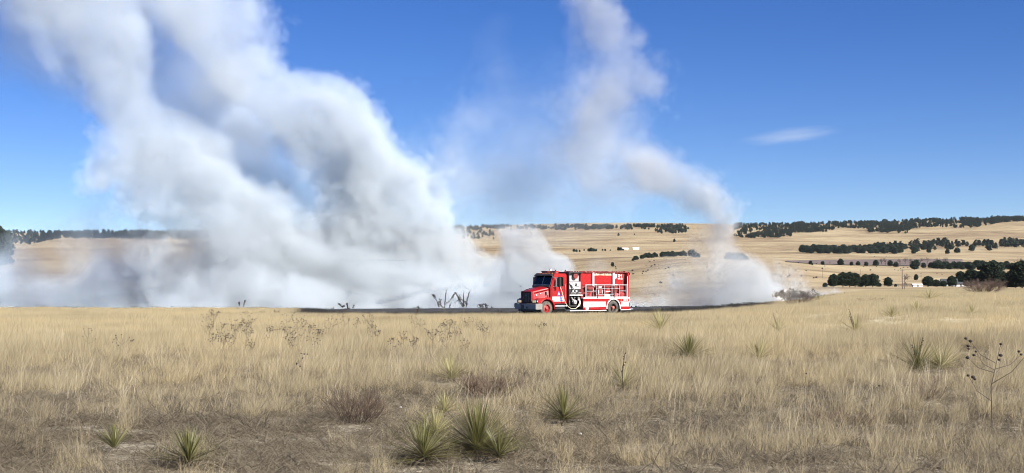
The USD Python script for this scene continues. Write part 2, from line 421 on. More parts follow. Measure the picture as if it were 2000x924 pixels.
def fan(rng, d0, d1, per_m2, margin=0.04):
    tx = 1000 / FPX + margin
    n = int(per_m2 * tx * (d1 * d1 - d0 * d0))
    d = np.sqrt(rng.uniform(d0 * d0, d1 * d1, n)); x = rng.uniform(-1, 1, n) * tx * d
    return x, d
def soft(x, y, s, seed=0):
    return meshkit.fbm(np.stack([x / s, y / s, np.zeros_like(x) + seed], -1), 3)
def tallness(x, y):
    """0 where the grass is grazed short and matted, 1 where the straw stands tall."""
    px = 1000 + FPX * x / y
    edge = np.interp(px, [-100, 0, 330, 520, 640, 800, 1000, 1180, 1330, 1480, 1650, 1900, 2100], [18.8, 18.6, 18.4, 18.8, 19.0, 18.8, 18.2, 17.6, 16.2, 15.0, 13.0, 12.0, 11.5])
    e = edge + 9.0 * (soft(x, y, 2.4, 4) - 0.5) + 4.0 * (soft(x, y, 0.6, 14) - 0.5)
    return np.clip((y - e) / 4.0 + 0.5, 0, 1)
def clear(x, y, k=0.95):
    ok = np.ones(len(x), bool)
    for px, py, r in CLEAR:
        p = hit(px, py); R = r / FPX * p[1] * (k if p[1] < 30 else .5 * k)
        ok &= ~((np.abs(x - p[0]) < R * 1.0) & (y < p[1] + R * .6) & (y > p[1] - R - 0.9))
    return ok
BURN = lambda x: np.interp(1000 + FPX * x / 108.0, [0, 470, 560, 640, 800, 1000, 1300, 1500, 1600, 1680], [142, 138, 112, 97, 93, 93, 100, 110, 126, 150])
gr = np.random.default_rng(21)
tall = [blades(gr, 50, .14, .20, .50, .0042, .15, 22) for _ in range(7)] + [blades(gr, 22, .16, .36, .64, .0040, .30, 18) for _ in range(3)]
short = [blades(gr, 46, .22, .10, .30, .0066, .05, 26, lie=.9) for _ in range(8)]
wide = [blades(gr, 130, .55, .20, .48, .0090, .15, 20, segs=2) for _ in range(7)]
# tall straw, near
x, y = fan(gr, 11.2, 46, 15)
tl = tallness(x, y)
keep = (gr.uniform(size=len(x)) < tl * np.clip(3.2 * (soft(x, y, 1.3, 9) - .5) + .62, 0.12, 1.0)) & clear(x, y)
x, y = x[keep], y[keep]; n = len(x)
sc = gr.uniform(.6, 1.15, n) * (0.45 + 1.0 * soft(x, y, 2.6, 2)) * (0.55 + 0.45 * tl[keep])
instancer('straw_grass', 'tall dry straw grass leaning to the right across the near field', tall, [M['straw']] * len(tall), np.column_stack([x, y, land(x, y)]), gr.choice(len(tall), n, p=[.12] * 7 + [.16 / 3] * 3), np.column_stack([sc, sc, sc * gr.uniform(.85, 1.15, n)]), gr.normal(0, 25, n))
# matted thatch: everywhere near, thin under the tall straw
x, y = fan(gr, 10.8, 40, 44)
keep = gr.uniform(size=len(x)) < np.where(tallness(x, y) < 0.6, np.clip(2.8 * (soft(x, y, 0.6, 6) - .5) + .74, 0.14, 1.0), 0.40)
keep &= clear(x, y, .5)
x, y = x[keep], y[keep]; n = len(x)
sc = gr.uniform(.6, 1.25, n)
instancer('matted_grass', 'short grey matted dead grass in front of the tall straw', short, [M['thatch']] * len(short), np.column_stack([x, y, land(x, y)]), gr.integers(0, len(short), n), np.column_stack([sc, sc, sc]), gr.uniform(0, 360, n))
# a few tufts standing in the matted ground
x, y = fan(gr, 11.2, 22, 7.0)
keep = (tallness(x, y) < 0.5) & (soft(x, y, 1.1, 12) > 0.46) & clear(x, y, .6)
x, y = x[keep], y[keep]; n = len(x); sc = gr.uniform(.4, .75, n)
instancer('straw_tufts', 'scattered small straw tufts standing in the matted foreground', tall, [M['straw']] * len(tall), np.column_stack([x, y, land(x, y)]), gr.integers(0, 7, n), np.column_stack([sc, sc, sc]), gr.uniform(0, 360, n))
# long pale stems that stand above the rest
stems = [blades(gr, 7, .14, .40, .74, .0030, .20, 20, segs=4) for _ in range(6)]
M['stem_straw'] = straw('pale_stems', [(0, (.70, .61, .45)), (1, (.92, .86, .70))], trans=.3)
x, y = fan(gr, 14.0, 42, 1.5)
keep = (gr.uniform(size=len(x)) < np.clip(tallness(x, y) + .08, 0, 1) * np.clip(4 * (soft(x, y, 2.0, 22) - .5) + .5, .05, 1)) & clear(x, y, .9)
x, y = x[keep], y[keep]; n = len(x); sc = gr.uniform(.6, 1.1, n)
instancer('straw_stems', 'long pale grass stems standing above the straw', stems, [M['stem_straw']] * 6, np.column_stack([x, y, land(x, y)]), gr.integers(0, 6, n), np.column_stack([sc, sc, sc]), gr.normal(0, 40, n))
# tall straw, farther off, in broader tufts
x, y = fan(gr, 36, 175, 3.7)
px_ = 1000 + FPX * x / y
lim = np.where(px_ < 1680, BURN(x) + 1.5 * (soft(x, y, 1.5, 8) - .5) * 4, 175)
keep = (y < lim) & (gr.uniform(size=len(x)) < np.clip(2.2 * (soft(x, y, 5.0, 3) - .5) + .72, .25, 1)) & clear(x, y)
# the truck has pressed down the grass where it stands
keep &= ~((np.abs(px_ - 1123) < 128) & (y > 95.5))
x, y = x[keep], y[keep]; n = len(x)
sc = gr.uniform(.65, 1.0, n) * (0.72 + 0.5 * soft(x, y, 6.0, 2))
instancer('distant_straw_grass', 'dry straw grass of the far field up to the burned ground', wide, [M['straw_far']] * len(wide), np.column_stack([x, y, land(x, y)]), gr.integers(0, len(wide), n), np.column_stack([sc, sc, sc]), gr.normal(0, 25, n))
# the black strip the fire has left
bx = np.linspace(-70, 34, 240); rows_ = []
for f in np.linspace(0, 1, 26):
    y0 = BURN(bx) - 1.0 + 4.0 * (soft(bx, bx * 0 + 3, 4.0, 5) - .5); y1 = np.full_like(bx, 185.0)
    yy = y0 + (y1 - y0) * f ** 1.6
    rows_.append(np.column_stack([bx * (1 + 0.25 * f), yy, land(bx * (1 + 0.25 * f), yy) + 0.025]))
V = np.vstack(rows_); nc = len(bx); i, j = np.meshgrid(np.arange(25), np.arange(nc - 1), indexing='ij'); a = i * nc + j
q = np.stack([a, a + 1, a + nc + 1, a + nc], -1).reshape(-1, 4)
g = Graph(); P = g.pos(); nz = g.noise(P, 1.3, 5, 0.7)
col = g.ramp(nz, [(0.35, (.007, .006, .006)), (0.58, (.016, .014, .013)), (0.78, (.07, .06, .05))])
M['ash'] = g.build('black_ash', surface=g.add('principled_bsdf', 'BSDF', {'base_color': col}, roughness=0.95))
bp_ = usdkit.mesh(stage, '/World/burned_ground', (V, q), M['ash'], smooth=True)
tag(bp_, 'black burned ground along the fire line', kind='structure')
# charred stubble on it
stub = [blades(gr, 60, .6, .08, .30, .016, .05, 22, segs=2) for _ in range(4)]
M['char'] = usdkit.material(stage, '/World/Looks/charred_stems', {'p': ('principled_bsdf', {'base_color': (.018, .016, .014), 'roughness': .95})}, surface='p.BSDF')
x = gr.uniform(-62, 28, 9000); y = BURN(x) - 0.5 + np.abs(gr.normal(0, 8, len(x)))
n = len(x); sc = gr.uniform(.6, 1.2, n)
instancer('charred_stubble', 'charred black grass stubble along the near edge of the burned ground', stub, [M['char']] * 4, np.column_stack([x, y, land(x, y)]), gr.integers(0, 4, n), np.column_stack([sc, sc, sc]), gr.uniform(0, 360, n))
# ------------------------------------------------------------------ the fire truck; x forward, y to its left, z up, ground at 0
YAW = 36.5
TD = 100.0
tx0 = ahead(1123, TD + 0.5)
TRUCK = thing('fire_truck', 'red and white fire tanker truck parked on the far grass in front of the smoke', 'fire truck', (tx0[0], tx0[1], -0.52), 180 + YAW)
L0 = 4.42                                   # front of the bumper; everything is measured back from it
def X(s): return L0 - s
def bx(s0, s1, y0, y1, z0, z1, b=0.015): return rbox((X(s1), y0, z0), (X(s0), y1, z1), b)
T = TRUCK
# chassis
part(T, 'chassis', cat_([bx(.35, 8.5, -.46, -.36, .62, .86), bx(.35, 8.5, .36, .46, .62, .86), bx(.95, 1.1, -1.0, 1.0, .46, .58), bx(6.88, 7.04, -.9, .9, .44, .6), bx(1.3, 4.2, -.42, .42, .5, 1.0), bx(4.3, 6.2, -1.0, 1.0, .42, .62)]), M['dark'])
part(T, 'fuel_tank', cat_([bx(1.75, 2.75, .55, 1.08, .36, .80, .08), bx(1.72, 2.8, .5, 1.12, .80, .84)]), M['black'])
st = part(T, 'cab_step', cat_([bx(1.72, 2.78, .8, 1.16, .60, .64), bx(1.72, 2.78, 1.13, 1.16, .60, .72)]), M['alu'])
# bumper
bm = cat_([bx(.0, .14, -1.2, 1.2, .43, .83, .03), hull([(X(.10), s * 1.2, z) for s in (1,) for z in (.43, .83)] + [(X(.0), 1.14, z) for z in (.43, .83)] + [(X(.55), 1.22, z) for z in (.45, .83)] + [(X(.55), 1.14, z) for z in (.45, .83)] + [(X(.12), 1.0, z) for z in (.43, .83)]),
           hull([(X(.10), -1.2, z) for z in (.43, .83)] + [(X(.0), -1.14, z) for z in (.43, .83)] + [(X(.55), -1.22, z) for z in (.45, .83)] + [(X(.55), -1.14, z) for z in (.45, .83)] + [(X(.12), -1.0, z) for z in (.43, .83)])])
bp = part(T, 'bumper', bm, M['steel'])
part(bp, 'tow_opening', bx(-.012, .0, .12, .30, .50, .62, 0), M['black'])
part(bp, 'tow_opening', bx(-.012, .0, -.42, -.14, .47, .76, 0), M['black'])
part(bp, 'upright_bar', bx(-.03, .0, -.50, -.46, .20, .80, .01), M['steel'])
part(T, 'bumper_valance', bx(.15, .5, -1.0, 1.0, .30, .43), M['black'])
for y in (-.55, .55): part(T, 'tow_hook', tube([(X(.05), y, .42), (X(-.03), y, .36), (X(.05), y, .30)], .022), M['dark'])
# hood and fenders
def loft(sections):
    pts = [np.asarray(s, float) for s in sections]; n = len(pts[0]); V = np.vstack(pts); F = []
    for i in range(len(pts) - 1):
        for j in range(n):
            a, b = i * n + j, i * n + (j + 1) % n
            F += [[a, b, b + n], [a, b + n, a + n]]
    for j in range(1, n - 1):
        F += [[0, j + 1, j], [(len(pts) - 1) * n, (len(pts) - 1) * n + j, (len(pts) - 1) * n + j + 1]]
    m = trimesh.Trimesh(V, F, process=False); trimesh.repair.fix_normals(m); return m
def hood_ring(s, wt, wb, zt, zb, crown):
    ys = [(-wb, zb), (-wt, zt - .10), (-wt + .10, zt), (0, zt + crown), (wt - .10, zt), (wt, zt - .10), (wb, zb)]
    return [(X(s), y, z) for y, z in ys]
hood = loft([hood_ring(.20, .54, .56, 1.66, .88, .03), hood_ring(.30, .58, .62, 1.72, .88, .04), hood_ring(.9, .70, .80, 1.86, .90, .05), hood_ring(1.48, .84, .95, 1.99, .92, .05)])
hd = part(T, 'hood', hood, M['red'], smooth=40)
for s in (1, -1):
    part(hd, 'hood_crease', hull([(X(.34), s * .585, 1.60), (X(.34), s * .60, 1.50), (X(.34), s * .66, 1.58), (X(1.46), s * .85, 1.86), (X(1.46), s * .90, 1.78), (X(1.46), s * .93, 1.85)]), M['red'])
    part(hd, 'air_vent', bx(1.14, 1.24, s * .775, s * .86, 1.40, 1.64, .008), M['black'])
    part(hd, 'hood_badge', cat_([hull([(X(a), s * (.68 + .13 * (a - .5)), 1.40 + dz) for a in (.42, .52) for dz in (-.05, .05)] + [(X(.47), s * .72, 1.4)])]), M['stripe'])
    part(hd, 'marker_light', bx(.72, .80, s * .70, s * .775, 1.50, 1.55, .01), M['lens'])
    part(hd, 'hood_latch', bx(1.28, 1.33, s * .80, s * .90, 1.22, 1.42, .01), M['black'])
def arch_fender(side, s_c, R, w0, w1, s_front, s_back, ztop, zlow):
    from shapely.geometry import Polygon, Point
    body = Polygon([(X(s_front), zlow + .42), (X(s_front), 1.05), (X(s_front + .25), ztop - .06), (X(s_c), ztop + .02), (X(s_c + .35), ztop - .02), (X(s_back), ztop - .42), (X(s_back), zlow)])
    body = body.difference(Point(X(s_c), .50).buffer(R, 32)).difference(Polygon([(X(s_front - 1), -1), (X(s_back + .02), -1), (X(s_back + .02), .40), (X(s_front - 1), .40)]))
    if body.geom_type != 'Polygon': body = max(body.geoms, key=lambda q: q.area)
    return prism(body, min(side * w0, side * w1), max(side * w0, side * w1))
for s in (1, -1):
    fd = part(T, 'fender', cat_([arch_fender(s, 1.02, .63, .62, 1.13, .22, 1.72, 1.26, .46)]), M['red'])
    a = np.linspace(math.radians(-6), math.radians(170), 22)
    part(fd, 'fender_lip', tube([(X(1.02) - .655 * math.cos(t), s * 1.14, .50 + .655 * math.sin(t)) for t in a], .045, 6), M['red'], smooth=True)
    part(fd, 'wheel_well', bx(.40, 1.66, s * .58, s * .62, .5, 1.2), M['black'])
    hl = part(T, 'headlight', cat_([rbox((X(.50), s * .60, .86), (X(.17), s * 1.10, 1.10), .04)]), M['black'])
    part(hl, 'lens', hull([(X(.155), s * y, z) for y, z in ((.64, .90), (.64, 1.06), (1.0, 1.07), (1.0, .91))] + [(X(.34), s * 1.115, z) for z in (.92, 1.06)] + [(X(.4), s * .8, .98)]), M['chrome'])
    part(hl, 'bulb', bx(.18, .36, s * .90, s * 1.125, .93, 1.04, .02), M['lens'])
# grille
gr_ = part(T, 'grille', hull([(X(.19), y, z) for y in (-.52, .52) for z in (.88, 1.60)] + [(X(.14), y, z) for y in (-.48, .48) for z in (.92, 1.56)]), M['black'])
for k in range(8):
    y = -.42 + .12 * k
    part(gr_, 'grille_bar', bx(.115, .14, y - .016, y + .016, .93, 1.55, .005), M['steel'] if k in (3, 5) else M['black'])
part(gr_, 'grille_surround', cat_([bx(.11, .2, -.56, -.51, .86, 1.64), bx(.11, .2, .51, .56, .86, 1.64), bx(.11, .2, -.56, .56, 1.60, 1.66), bx(.11, .2, -.56, .56, .84, .885)]), M['deep_red'])
part(gr_, 'grille_light', bx(.09, .115, .30, .38, 1.17, 1.25), M['redlens']); part(gr_, 'grille_light', bx(.09, .115, -.38, -.30, 1.17, 1.25), M['redlens'])
part(gr_, 'front_badge', hull([(X(.10), -.06, 1.36), (X(.10), .06, 1.36), (X(.10), 0, 1.44), (X(.10), 0, 1.28), (X(.08), 0, 1.36)]), M['chrome'])
# cab: a hollow shell with openings
prof = [(X(2.84), .84), (X(2.84), 2.80), (X(2.72), 2.90), (X(1.90), 2.92), (X(1.74), 2.86), (X(1.46), 2.10), (X(1.42), 1.95), (X(1.42), .92), (X(1.70), .84)]
outer = prism(prof, -1.02, 1.02)
inner = prism([(X(2.78), .95), (X(2.78), 2.80), (X(1.90), 2.85), (X(1.80), 2.80), (X(1.52), 2.06), (X(1.52), .95)], -.95, .95)
cab = cut(outer, inner)
side_win = [(X(2.52), 2.02), (X(2.52), 2.58), (X(2.44), 2.66), (X(1.98), 2.66), (X(1.72), 2.06), (X(1.74), 2.02)]
cab = cut(cab, prism(side_win, -1.3, 1.3))
ws = hull([(X(1.20), y, 2.14) for y in (-.90, .90)] + [(X(1.62), y, 2.14) for y in (-.90, .90)] + [(X(1.55), y, 2.76) for y in (-.86, .86)] + [(X(1.86), y, 2.76) for y in (-.86, .86)])
cab = cut(cab, ws)
cab = cut(cab, rbox((X(3.0), -.7, 2.15), (X(2.7), .7, 2.62), 0.0))
cb = part(T, 'cab', cab, M['red'], smooth=25)
wg = part(T, 'windshield', hull([(X(1.475), y, 2.14) for y in (-.90, .90)] + [(X(1.485), y, 2.14) for y in (-.90, .90)] + [(X(1.695), y, 2.76) for y in (-.86, .86)] + [(X(1.705), y, 2.76) for y in (-.86, .86)]), M['glass'])
part(wg, 'windshield_trim', cat_([tube([(X(1.46), -.93, 2.11), (X(1.46), .93, 2.11)], .028, 6), tube([(X(1.585), 0, 2.45), (X(1.70), 0, 2.77)], .012, 5), tube([(X(1.47), 0, 2.12), (X(1.585), 0, 2.45)], .012, 5)]), M['alu'])
for y in (-.6, .1): part(wg, 'wiper', tube([(X(1.44), y, 2.12), (X(1.55), y + .35, 2.42)], .010, 4), M['black'])
part(T, 'windshield_frame', cat_([tube([(X(1.46), s * .94, 2.11), (X(1.715), s * .90, 2.80)], .035, 6) for s in (1, -1)] + [tube([(X(1.715), -.9, 2.80), (X(1.715), .9, 2.80)], .03, 6)]), M['black'])
part(T, 'sun_visor', hull([(X(1.50), y, 2.78) for y in (-.94, .94)] + [(X(1.52), y, 2.74) for y in (-.94, .94)] + [(X(1.76), y, 2.90) for y in (-.94, .94)] + [(X(1.76), y, 2.84) for y in (-.94, .94)]), M['black'])
part(T, 'cowl', bx(1.36, 1.46, -.93, .93, 1.93, 2.09, .02), M['black'])
part(T, 'rear_window', bx(2.79, 2.80, -.7, .7, 2.15, 2.62, 0), M['glass'])
part(T, 'seat', cat_([bx(2.1, 2.6, y - .26, y + .26, 1.35, 1.55, .06) for y in (-.5, .5)] + [bx(2.5, 2.66, y - .26, y + .26, 1.5, 2.25, .06) for y in (-.5, .5)]), M['seat'])
a = np.linspace(0, 2 * math.pi, 19)
part(T, 'steering_wheel', cat_([tube([(X(1.80) - .12 * math.sin(t), .5 + .22 * math.cos(t), 1.98 + .18 * math.sin(t)) for t in a], .018, 5), tube([(X(1.55), .5, 1.8), (X(1.80), .5, 1.98)], .02, 5)]), M['black'])
part(T, 'dashboard', bx(1.53, 1.76, -.94, .94, 1.7, 2.08, .05), M['black'])
for s in (1, -1):
    dr = part(T, 'door', cat_([rbox((X(2.60), s * 1.02, .92), (X(1.56), s * 1.035, 2.02), .006)]), M['red'])
    part(dr, 'door_seam', cat_([tube([(X(2.60), s * 1.036, .90), (X(2.60), s * 1.036, 2.72)], .008, 4), tube([(X(1.55), s * 1.036, .92), (X(1.55), s * 1.036, 2.0)], .012, 4)]), M['black'])
    part(dr, 'handle', bx(2.36, 2.52, s * 1.036, s * 1.06, 1.78, 1.83), M['black'])
    part(dr, 'window', prism(side_win, min(s * .985, s * .995), max(s * .985, s * .995)), M['glass'])
    part(dr, 'window_frame', tube([(x_, s * 1.035, z_) for x_, z_ in side_win + side_win[:1]], .022, 5), M['black'])
    part(dr, 'vent_window_bar', tube([(X(1.92), s * 1.03, 2.03), (X(1.98), s * 1.03, 2.65)], .016, 5), M['alu'])
    wb = part(dr, 'white_stripe', bx(1.56, 2.60, s * 1.036, s * 1.041, .98, 1.30, 0), M['stripe'])
    part(wb, 'stripe_line', cat_([bx(1.56, 2.60, s * 1.041, s * 1.044, 1.055, 1.068, 0)]), M['red'])
    part(wb, 'star_emblem', cat_([bx(2.24, 2.52, s * 1.041, s * 1.045, 1.01, 1.26, 0)]), M['blue'])
    H_ = [(2.30, 2.34), (2.42, 2.46)]
    part(wb, 'emblem_letter', cat_([bx(p, q_, s * 1.045, s * 1.048, 1.06, 1.22, 0) for p, q_ in H_] + [bx(2.34, 2.42, s * 1.045, s * 1.048, 1.12, 1.16, 0)]), M['stripe'])
    part(dr, 'door_emblem', cat_([hull([(X(q_), s * y_, z_) for q_, z_ in ((1.98, 1.38), (2.30, 1.38), (2.14, 1.72)) for y_ in (1.036, 1.042)])]), M['blue'])
    part(dr, 'emblem_centre', cat_([hull([(X(q_), s * y_, z_) for q_, z_ in ((2.06, 1.43), (2.22, 1.43), (2.14, 1.61)) for y_ in (1.042, 1.046)])]), M['stripe'])
    part(T, 'grab_handle', tube([(X(2.68), s * 1.03, 1.2), (X(2.68), s * 1.09, 1.25), (X(2.68), s * 1.09, 2.1), (X(2.68), s * 1.03, 2.15)], .016, 5), M['alu'])
    mr = part(T, 'mirror', rbox((X(1.95), s * 1.28, 1.96), (X(1.84), s * 1.50, 2.66), .04), M['black'])
    part(mr, 'mirror_glass', bx(1.952, 1.958, s * 1.31, s * 1.47, 2.02, 2.60, 0), M['chrome'])
    part(mr, 'mirror_arm', cat_([tube([(X(1.62), s * 1.02, 2.66), (X(1.88), s * 1.36, 2.60)], .016, 5), tube([(X(1.60), s * 1.02, 1.98), (X(1.88), s * 1.36, 2.00)], .016, 5), tube([(X(1.76), s * 1.20, 1.99), (X(1.76), s * 1.20, 2.63)], .012, 5)]), M['alu'])
# light bar and aerial
lb = part(T, 'light_bar', cat_([bx(2.06, 2.34, -.80, .80, 2.965, 3.08, .03)]), M['redlens'])
part(lb, 'bar_base', cat_([bx(2.08, 2.32, -.76, .76, 2.925, 2.965)]), M['alu'])
part(lb, 'amber_lamp', bx(2.045, 2.06, -.10, .10, 2.985, 3.06, .004), M['amber'])
for s in (1, -1): part(lb, 'dark_lens', bx(2.045, 2.06, min(s * .14, s * .74), max(s * .14, s * .74), 2.975, 3.07, .004), M['black'])
for y in (-.7, -.35, 0, .35, .7): part(T, 'roof_marker', bx(1.78, 1.84, y - .04, y + .04, 2.90, 2.945, .012), M['amber'])
part(T, 'aerial', tube([(X(2.50), .45, 2.90), (X(2.30), .42, 3.18), (X(2.22), .40, 3.26)], [.014, .009, .006], 5), M['black'])
part(T, 'exhaust_pipe', tube([(X(2.92), -.9, .8), (X(2.92), -.9, 3.15), (X(3.0), -.9, 3.22)], .06, 10), M['chrome'])
# wheels
def wheel(s_c, side, y_out, name='wheel', steer=0.0):
    c = np.array([0, 0, 0.0]); w = .29; R = .50
    ty = lathe_y([(.285, -w / 2), (.40, -w / 2 - .005), (.475, -w / 2 + .02), (R, -w / 2 + .05), (R, w / 2 - .05), (.475, w / 2 - .02), (.40, w / 2 + .005), (.285, w / 2), (.285, -w / 2)], c, 36)
    rim = lathe_y([(.290, -w / 2 + .02), (.290, w / 2 - .015), (.265, w / 2 + .004), (.250, w / 2 - .03), (.235, w / 2 - .10 if name == 'wheel' else w / 2 - .2), (.11, w / 2 - .06 if name == 'wheel' else w / 2 - .2), (.001, w / 2 - .06 if name == 'wheel' else w / 2 - .2), (.001, -w / 2 + .05), (.290, -w / 2 + .02)], c, 30)
    hubm = [lathe_y([(.001, w / 2 - .2), (.115, w / 2 - .2), (.105, w / 2 + .01), (.06, w / 2 + .045), (.001, w / 2 + .045)], c, 16)]
    for k in range(10):
        t = 2 * math.pi * k / 10; yb = w / 2 - .09 if name == 'wheel' else w / 2 - .19
        hubm.append(cyl((.17 * math.cos(t), yb, .17 * math.sin(t)), (.17 * math.cos(t), yb + .05, .17 * math.sin(t)), .018, 6))
    Rm = trimesh.transformations.rotation_matrix(math.radians(steer) + (math.pi if side < 0 else 0), (0, 0, 1)); Rm[:3, 3] = (X(s_c), side * (y_out - w / 2), .50)
    tread = [rbox((R * math.cos(t) - .012, yy, -.008), (R * math.cos(t) + .012, yy + .09, .008), 0) for t in (0,) for yy in (-.1, .01)]
    blocks = []
    for k in range(40):
        t = 2 * math.pi * k / 40
        for yy in (-.115, .025):
            b = box3((R - .004, yy, -.026), (R + .012, yy + .09, .026)); b.apply_transform(trimesh.transformations.rotation_matrix(-t + (0.04 if yy > 0 else 0), (0, 1, 0))); blocks.append(b)
    def mv(m): m = m.copy(); m.apply_transform(Rm); return m
    wp = part(T, name, mv(ty), M['rubber'], smooth=40)
    part(wp, 'tread', mv(cat_(blocks)), M['rubber'], kind='stuff')
    part(wp, 'rim', mv(rim), M['rim'] if name == 'wheel' else M['rubber'], smooth=40)
    part(wp, 'hub', mv(cat_(hubm)), M['rim'] if name == 'wheel' else M['hub'], smooth=30)
for s in (1, -1):
    wheel(1.02, s, 1.12, 'wheel', 0)
    wheel(6.96, s, 1.19, 'rear_wheel'); wheel(6.96, s, .86, 'rear_wheel')
# pump bay between cab and body
part(T, 'pump_frame', cat_([bx(2.98, 3.04, -1.1, 1.1, .62, 2.98), bx(2.98, 4.18, -1.05, 1.0, .60, .70), bx(2.98, 4.20, -1.1, 1.1, 2.93, 3.02), bx(2.94, 3.10, .84, 1.16, 2.86, 3.05, .03)]), M['black'])
part(T, 'upper_pump_panel', bx(3.04, 4.18, .80, .83, 2.36, 2.93, 0), M['grey'])
part(T, 'pump_core', cat_([bx(3.10, 4.1, -.9, .62, .7, 2.4)]), M['dark'])
part(T, 'hose_reel', cat_([lathe_y([(.02, -.12), (.20, -.12), (.20, -.09), (.12, -.09), (.12, .09), (.20, .09), (.20, .12), (.02, .12)], (X(3.66), .9, 2.74), 20)]), M['deep_red'], smooth=30)
pp_ = part(T, 'pump_panel', bx(3.06, 4.16, .96, .99, 1.82, 2.34, .006), M['alu'])
for k, (q_, z_, r_) in enumerate([(3.26, 2.18, .13), (3.30, 1.98, .08), (3.44, 2.22, .06), (3.72, 2.14, .11)]):
    gd = part(pp_, 'gauge', lathe_y([(.001, 0), (r_, 0), (r_, .035), (r_ * .85, .04), (.001, .04)], (X(q_), .99, z_), 18), M['black'])
    part(gd, 'gauge_face', lathe_y([(.001, .041), (r_ * .74, .041), (r_ * .74, .045), (.001, .045)], (X(q_), .99, z_), 18), M['white'])
part(pp_, 'panel_display', bx(3.70, 3.98, .99, 1.05, 2.02, 2.24, .02), M['white']); part(pp_, 'display_screen', bx(3.66, 3.74, 1.05, 1.055, 2.05, 2.22, 0), M['black'])
part(pp_, 'intake_pipe', tube([(X(3.16), 1.0, 2.20), (X(3.24), 1.10, 2.12), (X(3.36), 1.12, 1.95), (X(3.42), 1.1, 1.80)], .05, 8), M['white'], smooth=True)
lp = part(T, 'valve_panel', bx(3.06, 4.16, .93, .96, 1.46, 1.82, .006), M['black'])
for q_ in (3.42, 3.72):
    part(lp, 'white_cap', lathe_y([(.001, 0), (.07, 0), (.075, .06), (.04, .09), (.001, .09)], (X(q_), .97, 1.68), 14), M['white'])
part(lp, 'valve_shelf', bx(3.02, 4.18, .90, 1.14, 1.36, 1.43, .008), M['white'])
for k in range(7):
    q_ = 3.24 + .11 * k + (.12 if k > 3 else 0)
    part(lp, 'valve_handle', cat_([tube([(X(q_), .98, 1.43), (X(q_ + .02), 1.10, 1.56)], .012, 5), tube([(X(q_ - .03), 1.10, 1.56), (X(q_ + .05), 1.10, 1.56)], .016, 5)]), M['white'] if k % 3 != 1 else M['alu'])
pl = part(T, 'pump_pipes', cat_([tube([(X(3.3), .7, 1.30), (X(3.3), 1.0, 1.22), (X(3.36), 1.08, 1.02)], .07, 10), tube([(X(3.9), .7, 1.30), (X(3.9), 1.0, 1.22), (X(3.84), 1.08, 1.02)], .07, 10), tube([(X(3.1), .9, 1.3), (X(3.12), 1.0, .9), (X(3.2), .9, .7)], .035, 8),
      tube([(X(4.06), .9, 1.3), (X(4.08), 1.0, .9), (X(4.0), .9, .7)], .035, 8)]), M['steel'], smooth=True)
part(pl, 'pump_outlet', cat_([lathe_y([(.05, 0), (.16, 0), (.16, .05), (.12, .06), (.12, .14), (.15, .14), (.15, .18), (.06, .18), (.06, .1), (.05, 0)], (X(3.62), .82, .93), 20), cyl((X(3.62), .8, 1.10), (X(3.62), .95, 1.25), .06, 8)]), M['alu'], smooth=30)
a = np.linspace(0, 2 * math.pi, 16)
part(pl, 'hand_wheel', cat_([tube([(X(3.62) + .12 * math.cos(t), 1.04, .93 + .12 * math.sin(t)) for t in a], .016, 5), tube([(X(3.50), 1.04, .93), (X(3.74), 1.04, .93)], .012, 4), tube([(X(3.62), 1.04, .81), (X(3.62), 1.04, 1.05)], .012, 4)]), M['white'])
part(pl, 'drain_hose', cat_([tube([(X(3.95), 1.0, 1.15), (X(4.02), 1.1, .9), (X(3.92), 1.12, .66), (X(3.75), 1.1, .58)], .025, 6)]), M['alu'], smooth=True)
